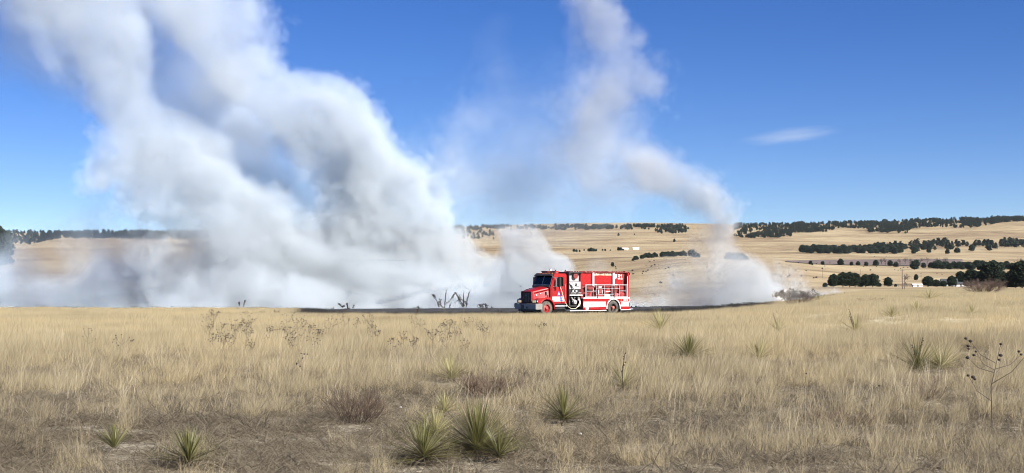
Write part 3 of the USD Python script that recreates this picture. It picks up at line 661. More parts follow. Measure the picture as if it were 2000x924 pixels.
# tank body
from shapely.geometry import Polygon, Point
for s in (1, -1):
    pg = Polygon([(X(8.5), .38), (X(4.2), .38), (X(4.2), 1.14), (X(8.5), 1.14)]).difference(Point(X(6.96), .50).buffer(.62, 40)).difference(Polygon([(X(7.58), 0), (X(6.34), 0), (X(6.34), .5), (X(7.58), .5)]))
    lo, hi = sorted((s * 1.12, s * 1.18))
    lowr = part(T, 'lower_body', cat_([prism(q_, lo, hi) for q_ in (pg.geoms if hasattr(pg, 'geoms') else [pg])]), M['red'])
    a = np.linspace(math.radians(-8), math.radians(188), 30)
    arc = [(X(6.96) + .66 * math.cos(t), s * 1.20, .50 + .66 * math.sin(t)) for t in a]
    part(lowr, 'wheel_arch_trim', cat_([hull([(p[0], p[1] - .03, p[2]), (p[0], p[1] + .02, p[2]), (q_[0], q_[1] - .03, q_[2]), (q_[0], q_[1] + .02, q_[2])] + [((p[0] - X(6.96)) * .89 + X(6.96), y_, (p[2] - .5) * .89 + .5) for p in (p, q_) for y_ in (p[1] - .03, p[1] + .02)]) for p, q_ in zip(arc[:-1], arc[1:])]), M['stripe'])
    e0, e1 = (1.18, 1.192)
    def pan(s0, s1, z0, z1, d0=e0, d1=e1): return rbox((X(s1), min(s * d0, s * d1), z0), (X(s0), max(s * d0, s * d1), z1), .003)
    dl = part(lowr, 'compartment_door', pan(4.22, 5.78, .60, .90), M['stripe'])
    part(dl, 'latch', cat_([tube([(X(5.02), s * 1.20, .70), (X(4.96), s * 1.225, .74), (X(4.94), s * 1.20, .80)], .014, 5), lathe_y([(.001, 0), (.045, 0), (.045, .012), (.001, .012)], (X(4.98), s * 1.195 - (0.012 if s < 0 else 0), .75), 12)]), M['black'])
    part(lowr, 'white_panel', pan(5.80, 6.26, .60, .90), M['stripe'])
    dr_ = part(lowr, 'compartment_door', pan(7.70, 8.44, .60, .90), M['stripe'])
    part(dr_, 'latch', cat_([tube([(X(8.20), s * 1.20, .72), (X(8.26), s * 1.225, .75), (X(8.28), s * 1.20, .80)], .014, 5)]), M['black'])
    for q_ in ((4.2, 6.28, .925, .945), (7.62, 8.5, .925, .945), (4.2, 6.3, .555, .57), (7.64, 8.5, .555, .57)): part(lowr, 'white_line', pan(*q_), M['stripe'])
    part(lowr, 'stripe_block', pan(4.42, 4.68, .385, .60), M['stripe'])
    part(lowr, 'side_marker', pan(7.66, 7.74, 1.02, 1.09, 1.18, 1.20), M['amber'])
    sgn = part(lowr, 'fuel_sign', pan(7.92, 8.34, .975, 1.115), M['stripe'])
    part(T, 'white_ledge', rbox((X(8.5), min(s * .8, s * 1.22), 1.14), (X(4.2), max(s * .8, s * 1.22), 1.23), .008), M['white'])
    up = part(T, 'tank_side', rbox((X(8.40), min(s * .74, s * .80), 1.23), (X(4.12), max(s * .74, s * .80), 3.0), .006), M['deep_red'])
    for s0, s1 in ((4.30, 5.22), (5.42, 7.10), (7.30, 8.10)):
        part(up, 'red_panel', rbox((X(s1), min(s * .80, s * .83), 2.08), (X(s0), max(s * .80, s * .83), 2.97), .008), M['red'])
    for s0 in (5.25, 7.13):
        part(up, 'grey_post', rbox((X(s0 + .14), min(s * .80, s * .93), 1.23), (X(s0), max(s * .80, s * .93), 2.99), .01), M['rib'])
        part(up, 'post_edge', rbox((X(s0 + .155), min(s * .925, s * .94), 1.9), (X(s0 + .10), max(s * .925, s * .94), 2.99), .004), M['white'])
    part(up, 'front_post', cat_([rbox((X(4.24), min(s * .78, s * 1.0), 1.23), (X(4.12), max(s * .78, s * 1.0), 3.0), .01)]), M['red'])
    part(up, 'rear_post', cat_([rbox((X(8.5), min(s * .76, s * 1.12), .42), (X(8.38), max(s * .76, s * 1.12), 3.0), .012)]), M['red'])
    part(up, 'rear_post_edge', rbox((X(8.39), min(s * 1.10, s * 1.14), 1.24), (X(8.33), max(s * 1.10, s * 1.14), 2.72), .006), M['stripe'])
    if s > 0:
        def word(txt, h, s0, z, y, bold=True, squeeze=1.0):
            m = meshkit.text_mesh(txt, h, .006, bold); v = np.array(m.vertices); v[:, 0] *= squeeze
            return trimesh.Trimesh(np.column_stack([X(s0) - v[:, 0], np.full(len(v), y) + v[:, 2], z + v[:, 1]]), m.faces, process=False)
        wd = word('ELBERT FIRE RESCUE', .135, 5.44, 2.80, .832); wid = np.ptp(wd.vertices[:, 0])
        part(up, 'lettering', word('ELBERT FIRE RESCUE', .135, 5.45, 2.80, .832, True, 1.62 / wid), M['letter'])
        w31 = word('31', .34, 7.66, 2.52, .832); part(up, 'unit_number', word('31', .34, 7.66, 2.52, .832, True, .44 / np.ptp(w31.vertices[:, 0])), M['stripe'])
        cz, cs = 2.73, 7.46
        sh = [(cs - .15, cz + .15), (cs + .15, cz + .15), (cs + .15, cz - .07), (cs, cz - .2), (cs - .15, cz - .07)]
        em = part(up, 'rescue_emblem', hull([(X(a_), y_, b_) for a_, b_ in sh for y_ in (.831, .836)]), M['stripe'])
        sh2 = [(cs + (a_ - cs) * .84, cz + (b_ - cz) * .84) for a_, b_ in sh]
        part(em, 'blue_field', hull([(X(a_), y_, b_) for a_, b_ in sh2 for y_ in (.836, .839)]), M['blue'])
        arms = []
        for t in (90, 30, 150):
            bxm = box3((-.10, 0, -.026), (.10, .004, .026)); bxm.apply_transform(trimesh.transformations.rotation_matrix(math.radians(t), (0, 1, 0))); bxm.apply_translation((X(cs), .839, cz)); arms.append(bxm)
        part(em, 'emblem_cross', cat_(arms), M['stripe'])
        part(sgn, 'sign_lettering', word('FIRE', .10, 8.0, .995, 1.193, True, .9), M['red'])
        rn = np.random.default_rng(3)
part(T, 'tank', bx(4.2, 8.4, -.74, .74, .62, 2.92), M['deep_red'])
part(T, 'rear_panel', cat_([bx(8.40, 8.46, -1.1, 1.1, .42, 2.98)]), M['red'])
# rolled red cover along the top edge
rn = np.random.default_rng(5); us = np.linspace(4.15, 8.5, 60)
for s in (1, -1):
    part(T, 'top_cover', tube([(X(u), s * (.90 + .02 * rn.normal()), 3.02 + .012 * rn.normal()) for u in us], .055 + .012 * rn.normal(size=60), 8), M['deep_red'], smooth=True)
part(T, 'hose_bed_cover', bx(4.15, 8.46, -.86, .86, 2.98, 3.03, .01), M['deep_red'])
tl = part(T, 'rear_scene_light', cat_([bx(8.42, 8.60, .80, 1.06, 2.72, 2.98, .03)]), M['black'])
part(tl, 'lamp_glass', bx(8.44, 8.56, 1.06, 1.07, 2.76, 2.92, .004), M['redlens']); part(tl, 'lamp_bracket', tube([(X(8.58), .95, 2.98), (X(8.66), .95, 3.02), (X(8.70), .95, 2.86)], .02, 5), M['black'])
for s in (1, -1):
    part(T, 'tail_light', rbox((X(8.54), min(s * 1.0, s * 1.19), .86), (X(8.46), max(s * 1.0, s * 1.19), 1.12), .02), M['lens' if s > 0 else 'redlens'])
part(T, 'rear_step', cat_([bx(8.46, 8.86, -1.15, 1.15, .36, .42, .01)]), M['alu'])
part(T, 'rear_coupling', lathe_y([(.02, 0), (.06, 0), (.06, .10), (.03, .11), (.02, 0)], (X(8.74), 1.0, .40), 14), M['black'])
for s in (1, -1): part(T, 'mud_flap', bx(7.64, 7.66, s * .62 if s > 0 else -1.15, 1.15 if s > 0 else -.62, .16, .60, 0), M['black'])
for s in (1, -1):
    part(T, 'running_board', cat_([rbox((X(6.30), min(s * .8, s * 1.22), .29), (X(2.98), max(s * .8, s * 1.22), .345), .01)]), M['white'])
    part(T, 'rear_running_board', cat_([rbox((X(8.62), min(s * .9, s * 1.21), .31), (X(7.64), max(s * .9, s * 1.21), .36), .01)]), M['white'])
# side rack: every bar of the railing is its own piece
rk = part(T, 'side_rack', cat_([tube([(X(4.36), 1.2, 2.11), (X(8.30), 1.2, 2.11)], .020, 8), tube([(X(4.36), 1.2, 1.27), (X(8.30), 1.2, 1.27)], .016, 8)]), M['rail'], smooth=40)
for u in (4.38, 4.50, 5.36, 6.10, 6.82, 7.52, 8.14, 8.30):
    part(rk, 'rack_post', tube([(X(u), 1.2, 1.24), (X(u), 1.2, 2.11)], .015, 8), M['rail'], smooth=40)
for s0, s1, z in ((4.50, 5.36, 1.68), (5.36, 7.52, 1.84), (5.36, 7.52, 1.46), (7.52, 8.14, 1.68)):
    part(rk, 'rack_bar', tube([(X(s0), 1.2, z), (X(s1), 1.2, z)], .013, 8), M['rail'], smooth=40)
for u in (5.32, 7.20):
    part(rk, 'rack_hinge', rbox((X(u + .1), 1.12, 2.08), (X(u - .08), 1.24, 2.18), .02), M['rail'])
for u in (5.36, 6.92, 7.52):
    part(rk, 'rack_strut', tube([(X(u), 1.2, 1.27), (X(u), .84, 1.26)], .02, 6), M['rail'])
for u in (5.46, 7.0):
    part(rk, 'dark_strap', tube([(X(u), 1.19, 2.1), (X(u + .03), 1.215, 1.6), (X(u), 1.23, 1.18)], .028, 5), M['black'])
# things carried in the rack, each a thing of its own
def in_truck(p):
    th_ = math.radians(180 + YAW); c, s = math.cos(th_), math.sin(th_)
    return np.array([tx0[0] + c * p[0] - s * p[1], tx0[1] + s * p[0] + c * p[1], -0.52 + p[2]])
def rumpled(lo, hi, seed, amp=.05):
    m = rbox(lo, hi, .06); m = trimesh.Trimesh(m.vertices, m.faces, process=True)
    m = m.subdivide_to_size(.12); v = np.array(m.vertices)
    n = np.stack([meshkit.fbm(v * 5.0 + seed * 3.7 + k * 11, 3) - .5 for k in range(3)], -1)
    return trimesh.Trimesh(v + amp * 2 * n, m.faces, process=False)
def carried(name, label, cat, s0, s1, z0, z1, y0, y1, mat, seed, roll=0.0, extra=None, group=None):
    c = np.array([(X(s0) + X(s1)) / 2, (y0 + y1) / 2, z0])
    t = thing(name, label, cat, in_truck(c), 180 + YAW, group)
    h = np.array([abs(s1 - s0) / 2, abs(y1 - y0) / 2, z1 - z0])
    m = rumpled((-h[0], -h[1], 0), (h[0], h[1], h[2]), seed)
    if roll: m.apply_transform(trimesh.transformations.rotation_matrix(math.radians(roll), (0, 1, 0), (0, 0, h[2] / 2)))
    part(t, 'body', m, mat, smooth=50)
    for e in (extra or []):
        for m_ in (e[1] if isinstance(e[1], list) else [e[1]]): part(t, e[0], m_, e[2])
    return t
def strap(h, y):
    return [rbox((x - .025, y - .01, .02), (x + .025, y + .012, h), .004) for x in (-.16, .16)]
carried('gear_bag', 'dark red gear bag in the front bay of the truck rack', 'bag', 4.56, 5.28, 1.25, 1.62, .86, 1.14, M['bag_red'], 1, 8, [('strap', strap(.36, .17), M['black'])])
carried('gear_bag', 'upper dark red bundle in the front bay of the truck rack, under the top rail', 'bag', 4.58, 5.24, 1.72, 2.04, .86, 1.10, M['deep_red'], 2, -5)
carried('gear_bag', 'red bag on the ledge behind the middle rack bars, left of the white box', 'bag', 5.44, 6.06, 1.25, 1.44, .88, 1.14, M['bag_red'], 3, 2)
carried('gear_bag', 'large slumped red bag midway up the rack behind the middle bars', 'bag', 5.46, 6.08, 1.47, 1.80, .88, 1.14, M['bag_red'], 4, 14, [('strap', strap(.3, .16), M['stripe'])])
carried('gear_bag', 'red bundle with a pale stripe lying tilted above the white box in the rack', 'bag', 6.16, 6.78, 1.50, 1.80, .88, 1.14, M['bag_red'], 5, 20, [('pale_stripe', rbox((-.22, .14, .12), (.2, .165, .18), .005), M['stripe'])])
carried('gear_bag', 'flat red bag just under the top rail of the rack, right of the middle', 'bag', 6.16, 6.78, 1.88, 2.03, .86, 1.12, M['bag_red'], 6)
carried('gear_bag', 'flat red bag with a white flash under the top rail, left of the rack middle', 'bag', 5.44, 6.04, 1.88, 2.03, .86, 1.12, M['bag_red'], 7, 0, [('white_flash', rbox((-.2, .12, .05), (.1, .145, .12), .004), M['stripe'])])
carried('gear_bag', 'dark bundle of straps and cloth behind the rack over the rear wheel', 'bag', 6.90, 7.46, 1.50, 2.02, .86, 1.12, M['deep_red'], 8, -10)
carried('gear_bag', 'rounded pinkish red bag sitting on the ledge above the rear wheel', 'bag', 7.02, 7.46, 1.24, 1.52, .90, 1.22, plain('faded_red_nylon', (.48, .08, .09), .6), 9, 0)
carried('gear_bag', 'red bag leaning in the rearmost bay of the truck rack', 'bag', 7.58, 8.10, 1.25, 1.62, .88, 1.14, M['bag_red'], 10, -22)
carried('gear_bag', 'square red bundle high in the rearmost bay of the truck rack', 'bag', 7.58, 8.06, 1.74, 2.04, .86, 1.10, M['bag_red'], 11, 0)
wbx = thing('storage_box', 'small white box on the ledge of the truck rack among red bags', 'box', in_truck(((X(6.2) + X(6.7)) / 2, 1.02, 1.25)), 180 + YAW)
part(wbx, 'box_body', rbox((-.25, -.14, 0), (.25, .14, .15), .015), M['white']); part(wbx, 'lid', rbox((-.26, -.15, .15), (.26, .15, .19), .012), M['white'])
# the pale hose that hangs from the cab to the pump
hz = thing('fire_hose', 'pale yellow hose hanging in a loop from the cab mirror to the pump', 'hose', in_truck((X(2.3), 1.1, 0)), 180 + YAW)
def hp(s, y, z): return (X(s) - X(2.3), y - 1.1, z)
from scipy.interpolate import CubicSpline
kp = np.array([hp(2.22, 1.10, 1.92), hp(2.30, 1.18, 1.62), hp(2.40, 1.24, 1.2), hp(2.56, 1.28, .84), hp(2.85, 1.30, .55), hp(3.2, 1.28, .46), hp(3.55, 1.24, .52), hp(3.82, 1.18, .8), hp(3.92, 1.08, 1.12)])
cs_ = CubicSpline(np.linspace(0, 1, len(kp)), kp)(np.linspace(0, 1, 60))
part(hz, 'line', tube(cs_, .021, 8), M['tan_hose'], smooth=True)
part(hz, 'coupling', cyl(kp[0] + (0, 0, -.03), kp[0] + (0, 0, .08), .035, 10), M['alu'])
part(hz, 'coupling', cyl(kp[-1] + (0, -.02, -.02), kp[-1] + (0, -.06, .07), .035, 10), M['alu'])
# ------------------------------------------------------------------ trees: tapered trunk, limbs and a crown of many small leaf faces
def leaf_mat(name, c0, c1, trans=0.25):
    g = Graph(); r = g.add('geometry', 'random_per_island'); o = g.add('object_info', 'random')
    col = g.ramp(r, [(0, c0), (1, c1)])
    col = g.mix(0.8, col, g.ramp(o, [(0, (.75, .8, .8)), (1, (1.25, 1.2, 1.1))]), 'multiply')
    p = g.add('principled_bsdf', 'BSDF', {'base_color': col}, roughness=.7, specular_ior_level=.25); t = g.add('translucent_bsdf', 'BSDF', {'color': col})
    return g.build(name, surface=g.add('mix_closure', 'closure', {'closure1': p, 'closure2': t}, fac=trans))
M['needles'] = leaf_mat('pine_needles', (.022, .033, .020), (.105, .118, .060))
M['juniper'] = leaf_mat('juniper_needles', (.022, .028, .018), (.06, .064, .036))
M['bark'] = plain('pine_bark', (.11, .07, .05), .9, dirt=.3)
M['twig'] = leaf_mat('bare_twigs', (.09, .065, .055), (.20, .155, .135), .0)
M['twig_dark'] = leaf_mat('dark_bare_twigs', (.05, .035, .03), (.12, .085, .07), .0)
def rot_from(rng, n):
    q = rng.normal(size=(n, 4)); q /= np.linalg.norm(q, axis=1, keepdims=True); w, x, y, z = q.T
    return np.stack([np.stack([1 - 2 * (y * y + z * z), 2 * (x * y - z * w), 2 * (x * z + y * w)], -1), np.stack([2 * (x * y + z * w), 1 - 2 * (x * x + z * z), 2 * (y * z - x * w)], -1), np.stack([2 * (x * z - y * w), 2 * (y * z + x * w), 1 - 2 * (x * x + y * y)], -1)], 1)
def leaf_cloud(rng, centres, radii, per, size):
    """Triangles scattered through ellipsoids, denser near their surfaces."""
    V = []
    for c, r in zip(centres, radii):
        n = per
        d = rng.normal(size=(n, 3)); d /= np.linalg.norm(d, axis=1, keepdims=True)
        p = np.asarray(c) + d * (rng.uniform(.35, 1.0, (n, 1)) ** .6) * np.asarray(r)
        tri = np.array([[-.5, -.3, 0], [.5, -.3, 0], [0, .65, 0]]) * size
        t = np.einsum('nij,kj->nki', rot_from(rng, n), tri) * rng.uniform(.6, 1.4, (n, 1, 1))
        V.append(p[:, None] + t)
    V = np.concatenate(V).reshape(-1, 3)
    return V, np.arange(len(V)).reshape(-1, 3)
def pine(rng, H, W, per, size, shape='round', levels=9):
    """(trunk mesh, crown mesh): a pine H tall and W wide."""
    lean = rng.normal(0, .02, 2)
    tp = [(lean[0] * z * z / H, lean[1] * z * z / H, z) for z in np.linspace(-.2, H * .94, 7)]
    parts_ = [tube(tp, np.linspace(.030 * H, .005 * H, 7), 7)]
    C, R = [], []
    for k in range(levels):
        u = (k + .5) / levels
        z = H * (.16 + .80 * u) if shape == 'cone' else H * (.20 + .74 * u)
        if shape == 'cone': w = W / 2 * (1.02 - u) ** .8 + .03 * W
        else: w = W / 2 * min(1.0, (u + .18) / .42) * (1.02 - u) ** .42
        nb = max(1, int(round(2.2 + 3 * w / (W / 2)))) if u < .93 else 1
        a0 = rng.uniform(0, 6.28)
        for b in range(nb):
            if rng.uniform() < .16: continue
            a = a0 + b * 6.28 / nb + rng.normal(0, .3); rr_ = w * rng.uniform(.45, .78) if nb > 1 else 0
            c = np.array([rr_ * math.cos(a), rr_ * math.sin(a), z + rng.normal(0, .02 * H)])
            C.append(c); s = W * rng.uniform(.13, .25) * (.75 + .5 * (w / (W / 2)))
            R.append(np.array([s, s, s * rng.uniform(.5, .75)]))
            if nb > 1: parts_.append(tube([(0, 0, z - .05 * H), c * (.6, .6, 1) + (0, 0, -.02 * H), c], [.008 * H, .005 * H, .002 * H], 4))
    return cat_(parts_), leaf_cloud(rng, C, R, per, size)
tr_ = np.random.default_rng(33)
def tree_class(name, H, W, per, size, shape, mat='needles', levels=9):
    c = proto(name); t_, cr_ = pine(tr_, H, W, per, size, shape, levels)
    part(c, 'trunk', t_, M['bark'], smooth=True); part(c, 'crown', cr_, M[mat])
    return c
# near kinds (unit height 1 m, scaled to size), with fine foliage
NEARP = [tree_class('near_pine', 1, w, 110, .05, s, levels=l) for w, s, l in ((.66, 'round', 11), (.58, 'cone', 11), (.44, 'cone', 12), (.52, 'cone', 11), (.74, 'round', 10))]
FARP = [tree_class('far_pine', 1, w, 26, .12, s, 'needles', levels=l) for w, s, l in ((.66, 'round', 8), (.60, 'cone', 8), (.48, 'cone', 9), (.78, 'round', 7), (.55, 'cone', 8))]
def grow(rng, p, d, L, r, depth, out, spread=.55, up=.12):
    q = p + d * L; out.append(tube([p, (p + q) / 2 + rng.normal(0, .03 * L, 3), q], [r, r * .8, r * .6], 4 if depth > 1 else 3))
    if depth == 0: return
    for _ in range(3 if depth > 1 else 4):
        n = d + rng.normal(0, spread, 3) + (0, 0, up); n /= np.linalg.norm(n)
        grow(rng, p + d * L * rng.uniform(.55, 1.0), n, L * rng.uniform(.55, .8), r * .58, depth - 1, out, spread, up)
def bare_tree(rng, H, depth=4):
    out = []; grow(rng, np.zeros(3), np.array([0, 0, 1.0]), H * .32, H * .022, depth, out); return cat_(out)
def bare_class(name, depth=4, seed=1, mat='twig'):
    c = proto(name); rng = np.random.default_rng(seed); m = bare_tree(rng, 1, depth)
    v = np.array(m.vertices); m.vertices = v / v[:, 2].max()
    part(c, 'branches', m, M[mat], kind='stuff'); part(c, 'trunk', tube([(0, 0, -.05), (0, 0, .3)], [.03, .024], 6), M[mat]); return c
BARE = [bare_class('bare_tree', 4, s) for s in (1, 2)]
def bush_mesh(rng, n, R, H, depth=2, r=.006):
    out = []
    for _ in range(n):
        a = rng.uniform(0, 6.28); rad = R * .35 * rng.uniform(); d = np.array([math.cos(a) * rng.uniform(.2, 1.1), math.sin(a) * rng.uniform(.2, 1.1), 1.0]); d /= np.linalg.norm(d)
        grow(rng, np.array([rad * math.cos(a), rad * math.sin(a), -.03]), d, H * rng.uniform(.3, .5), r, depth, out, .4, .15)
    m = cat_(out); v = np.array(m.vertices); v[:, 2] *= H / np.percentile(v[:, 2], 99.5); v[:, :2] *= R / np.percentile(np.abs(v[:, :2]), 99); m.vertices = v
    return m
def px_m(d): return FPX / d
def tree_at(px, base, top, kind, label, group=None, cls=None, width=None, cat='tree', name='pine_tree', p=None):
    p = hit(px, base) if p is None else p
    H = (base - top) * p[1] / FPX
    w = H * (width or 1.0)
    return copy_of(cls or NEARP[kind], name, label, cat, p, float(tr_.uniform(0, 360)), group, (w, w, H))
# valley pines at the right, named one by one
G = 'dark pines in the valley beyond the grass on the right'
VP = 575
def valley(px, top, base, kind, label, d=1080.0, width=1.0, **k):
    p = ahead(px, d); H = (base - top) * d / FPX
    return copy_of(k.get('cls') or NEARP[kind], k.get('name', 'pine_tree'), label, k.get('cat', 'tree'), p, float(tr_.uniform(0, 360)), k.get('group', G), (H * width * 1.3, H * width * 1.3, H))
valley(1628, 538, 565, 1, 'dark pine at the left end of the four-tree valley clump')
valley(1646, 535.5, 566, 0, 'second pine from the left in the valley clump of four')
valley(1659, 535, 566, 4, 'broad tall pine third in the valley clump of four')
valley(1670, 537, 566, 0, 'dark pine at the right end of the valley clump of four')
valley(1611, 556.5, 566, 4, 'low dark bush-like pine just left of the valley clump of four', width=1.2)
valley(1690, 540, 566, 2, 'thin see-through pine, left of the pointed pair')
valley(1704, 539, 566, 3, 'pointed conical pine right beside the thin see-through one')
valley(1734, 546, 566, 0, 'small round pine standing alone left of the bare tree')
valley(1680, 557, 566, 4, 'low dark evergreen between the valley clump and the pointed pines', width=1.5)
valley(1716, 557, 566, 4, 'low dark evergreen right of the pointed conical pine', width=1.4)
valley(1749, 561, 567, 4, 'tiny dark shrub by the fence right of the lone round pine', width=1.2)
tree_at(1714, 546, 537, 4, 'small pale pine alone on the dry slope above the pointed pair', G)
tree_at(1789.5, 548, 535, 3, 'lone pointed pine on the slope right of the power poles', G)
valley(1812, 544, 566, 1, 'dark pine left of the low house in front of its yard', width=1.25)
valley(1828, 551, 566, 4, 'low dark pine in front of the left end of the dark-roofed house', width=1.3)
valley(1842, 553, 566, 4, 'low dark pine in front of the middle of the dark-roofed house', width=1.2)
valley(1859, 543, 566, 0, 'dark pine covering the right end of the dark-roofed house')
valley(1876, 538, 566, 3, 'pointed pine just right of the dark-roofed house', d=1180, width=.9)
valley(1897, 530, 568, 0, 'big rounded pine between the house and the brown bush', d=1000)
valley(1936, 515, 568, 2, 'tallest pointed pine rising behind the large brown bush', d=980, width=1.25)
valley(1950, 535, 568, 4, 'broad pine right of the tallest pointed pine', d=960)
valley(1966, 540, 568, 1, 'dark pine between the broad one and the right edge group', d=940)
valley(1983, 528, 570, 0, 'big dark pine second from the right edge', d=900)
valley(1996, 512, 570, 1, 'very tall dark pine cut by the right edge', d=880)
valley(2008, 530, 570, 0, 'dark pine at the right edge behind the tallest one', d=930)
tree_at(1767, 556, 533, 0, 'bare leafless tree beside the double power pole', G, cls=BARE[0], width=1.1, name='bare_tree')
tree_at(1771, 560, 550, 0, 'small bare bush low beside the double power pole', G, cls=BARE[1], width=1.6, name='bare_tree')
# row along the ploughed field
G2 = 'trees in the row along the brown field'
rowt = [(1583, 517, 509), (1586.5, 518, 514), (1607, 518, 510), (1642, 518, 505), (1663, 519, 511), (1676, 519, 510), (1692, 520, 511), (1710.5, 520, 507.5), (1739, 520, 508), (1750, 522, 511), (1786, 527, 509), (1790, 522, 507), (1804, 524, 513), (1818, 524, 512), (1826, 525, 510)]
for i, (px, b, t) in enumerate(rowt):
    tree_at(px, b, t, 0, 'single dark evergreen along the brown field' if i not in (3, 7, 10) else ('largest round evergreen at the left part of the brown field' if i == 3 else 'round evergreen standing against the middle of the brown field' if i == 7 else 'evergreen dropping below the row onto the tan slope'), G2 if i not in (3, 7, 10) else None, cls=FARP[i % 5], width=1.35)
for i in range(44):
    px = 1830 + 170 * (i + tr_.uniform(0, .9)) / 44; b = 523 + 4 * tr_.uniform() ; h = tr_.uniform(9, 16)
    tree_at(px, b, b - h, 0, 'dark evergreen in the dense right half of the field-edge row', 'evergreens in the dense right half of the field-edge row', cls=FARP[tr_.integers(5)], width=1.4)
for i, px in enumerate([1722, 1730, 1758, 1768, 1777, 1798, 1811, 1833, 1846, 1992]):
    tree_at(px, 517 + tr_.uniform(-1, 3), 503 + tr_.uniform(-2, 2), 0, 'grey leafless tree among the evergreens along the brown field', 'grey leafless trees along the brown field', cls=BARE[i % 2], width=1.3, name='bare_tree')
# the dark belt across the middle hillside
n = 0
belt = []
while n < 270:
    px = tr_.uniform(1566, 2003); lo = np.interp(px, [1566, 1640, 1700, 1800, 1850, 1950, 2005], [495, 496.5, 496, 496.5, 496.5, 491, 484]); up = np.interp(px, [1566, 1600, 1660, 1700, 1760, 1820, 1880, 2005], [489, 489, 490, 486, 479, 474, 478, 474])
    b = tr_.uniform(up, lo)
    if b > 484 and px > 1790 and tr_.uniform() < .62: continue
    if px > 1950 and b > 485: continue
    belt.append((px, b, tr_.uniform(8.5, 14.0))); n += 1
belt.sort(key=lambda q: -q[2] - .6 * q[1])     # the lower, larger ones are singled out
for px, b, h in belt[:120]:
    tree_at(px, b, b - h, 0, 'dark pine in the dense belt across the middle of the hillside', 'pines in the dense belt across the hillside', cls=FARP[tr_.integers(5)], width=1.4)
belt_rest = belt[120:]
# trees along the crest of the mid mound
G3 = 'trees along the crest behind the fire truck'
for i in range(64):
    px = tr_.choice([tr_.uniform(1236, 1282), tr_.uniform(1262, 1318), tr_.uniform(1312, 1382), tr_.uniform(1404, 1468)], p=[.2, .3, .25, .25])
    b = np.interp(px, [1236, 1262, 1300, 1345, 1380, 1405, 1470], [509, 504, 501, 500, 506, 505, 510]) + tr_.uniform(-2, 1.2)
    tree_at(px, b, b - tr_.uniform(6, 11) * (1.35 if 1348 < px < 1378 or 1420 < px < 1455 else .9), 0, 'small dark tree in the row on the rise beyond the fire truck', G3, cls=FARP[tr_.integers(5)], width=1.4)
lone = tree_at(1196.5, 521, 512, 0, 'lone dark tree on the dry slope just above the fire truck body', cls=FARP[0], width=1.1)
for px, b, t in ((1121, 492, 486), (1126, 492.3, 487), (1132, 492.4, 488), (1141, 490, 486.5), (1150, 491.5, 485), (1155, 491.5, 483.5), (1159.5, 491.3, 485), (1164, 491.2, 486), (1177, 490, 486), (1182, 490.5, 486), (1192, 490, 487), (1208, 489.5, 482.5), (1212, 489.6, 483), (1217, 489.4, 485)):
    tree_at(px, b, t, 0, 'small dark tree in the farm shelter row on the far hillside', 'farm shelter trees on the far hillside', cls=FARP[tr_.integers(5)], width=1.25)
for i, (px, b, t, l) in enumerate(((1208, 461, 455, 'tiny lone tree high on the far hillside above the white sheds'), (1317, 473, 466, 'tiny dark tree on the far slope by the left smoke edge'), (1239, 459, 456, 'tiny lone tree right of the one high above the white sheds'))):
    tree_at(px, b, t, 0, l, cls=FARP[i], width=1.0)
# left edge
pl_ = ahead(-2, 330); tree_at(-4, 0, 0, 0, 'x', p=pl_) if False else None
Hl = 86 * 330 / FPX
copy_of(NEARP[0], 'pine_tree', 'big dark pine cut by the left edge of the picture', 'tree', (*(pl_[:2]), z_of(527, 330)), 20, None, (Hl * .95, Hl * .95, Hl))
# woods on the mesa: too many and too far to pick apart
pts = []
def wood(px, b, p_keep=1.0):
    if tr_.uniform() < p_keep: pts.append((px, b))
for _ in range(2900):
    px = tr_.uniform(1434, 2004); sky_ = np.interp(px, [1434, 1500, 1600, 1700, 1800, 1900, 2004], [438, 438, 437, 436, 431, 428, 427])
    lo = np.interp(px, [1434, 1470, 1545, 1550, 1580, 1625, 1640, 1690, 1700, 1770, 1782, 1830, 1850, 1900, 1925, 1960, 2004], [464, 466, 464, 456, 455, 453, 445, 448, 456, 457, 447, 443, 445, 446, 441, 434, 434])
    b = sky_ + (lo - sky_) * tr_.uniform() ** .8
    gap = meshkit.fbm(np.array([px / 26.0, b / 4.0, 2.0]), 2)
    wood(px, b, 1.0 if gap > .40 else .10)
for _ in range(1300):
    px = tr_.uniform(800, 1345); lo = np.interp(px, [800, 870, 900, 960, 1050, 1275, 1285, 1345], [462, 461, 458, 449, 450, 449, 457, 457]); b = 443 + (lo - 443) * tr_.uniform() ** 1.3
    wood(px, b, 1.0 if (px < 905 or 1282 < px < 1335 or meshkit.fbm(np.array([px / 14.0, b / 3.0, 7.0]), 2) > .5) else .06)
for _ in range(60):
    px = tr_.uniform(860, 965); wood(px, tr_.uniform(455, 468), .8)
for _ in range(1700):
    px = tr_.uniform(-40, 560); b = tr_.uniform(454, np.interp(px, [-40, 60, 120, 320, 560], [478, 478, 466, 468, 460])); wood(px, b, .9)
pts = hits(*np.array(pts).T, 2500); n = len(pts)
Hs = tr_.uniform(9, 16, n) * np.clip(pts[:, 1] / 6000, .6, 1.15)
fm = []
for k in range(5):
    t_, cr_ = pine(tr_, 1, (.7, .6, .5, .8, .55)[k], 13, .15, 'cone' if k in (2, 4) else 'round', 5)
    fm.append([t_, cr_])
instancer('forest', 'dark pine woods scattered along the mesa and far ridges', fm, [[M['bark'], M['needles']]] * 5, pts - (0, 0, .2), tr_.integers(0, 5, n), np.column_stack([Hs * 1.35, Hs * 1.35, Hs * 1.1]), tr_.uniform(0, 360, n))
bq = np.array(belt_rest); bp_r = hits(bq[:, 0], bq[:, 1]); bh = bq[:, 2] * bp_r[:, 1] / FPX; n = len(bq)
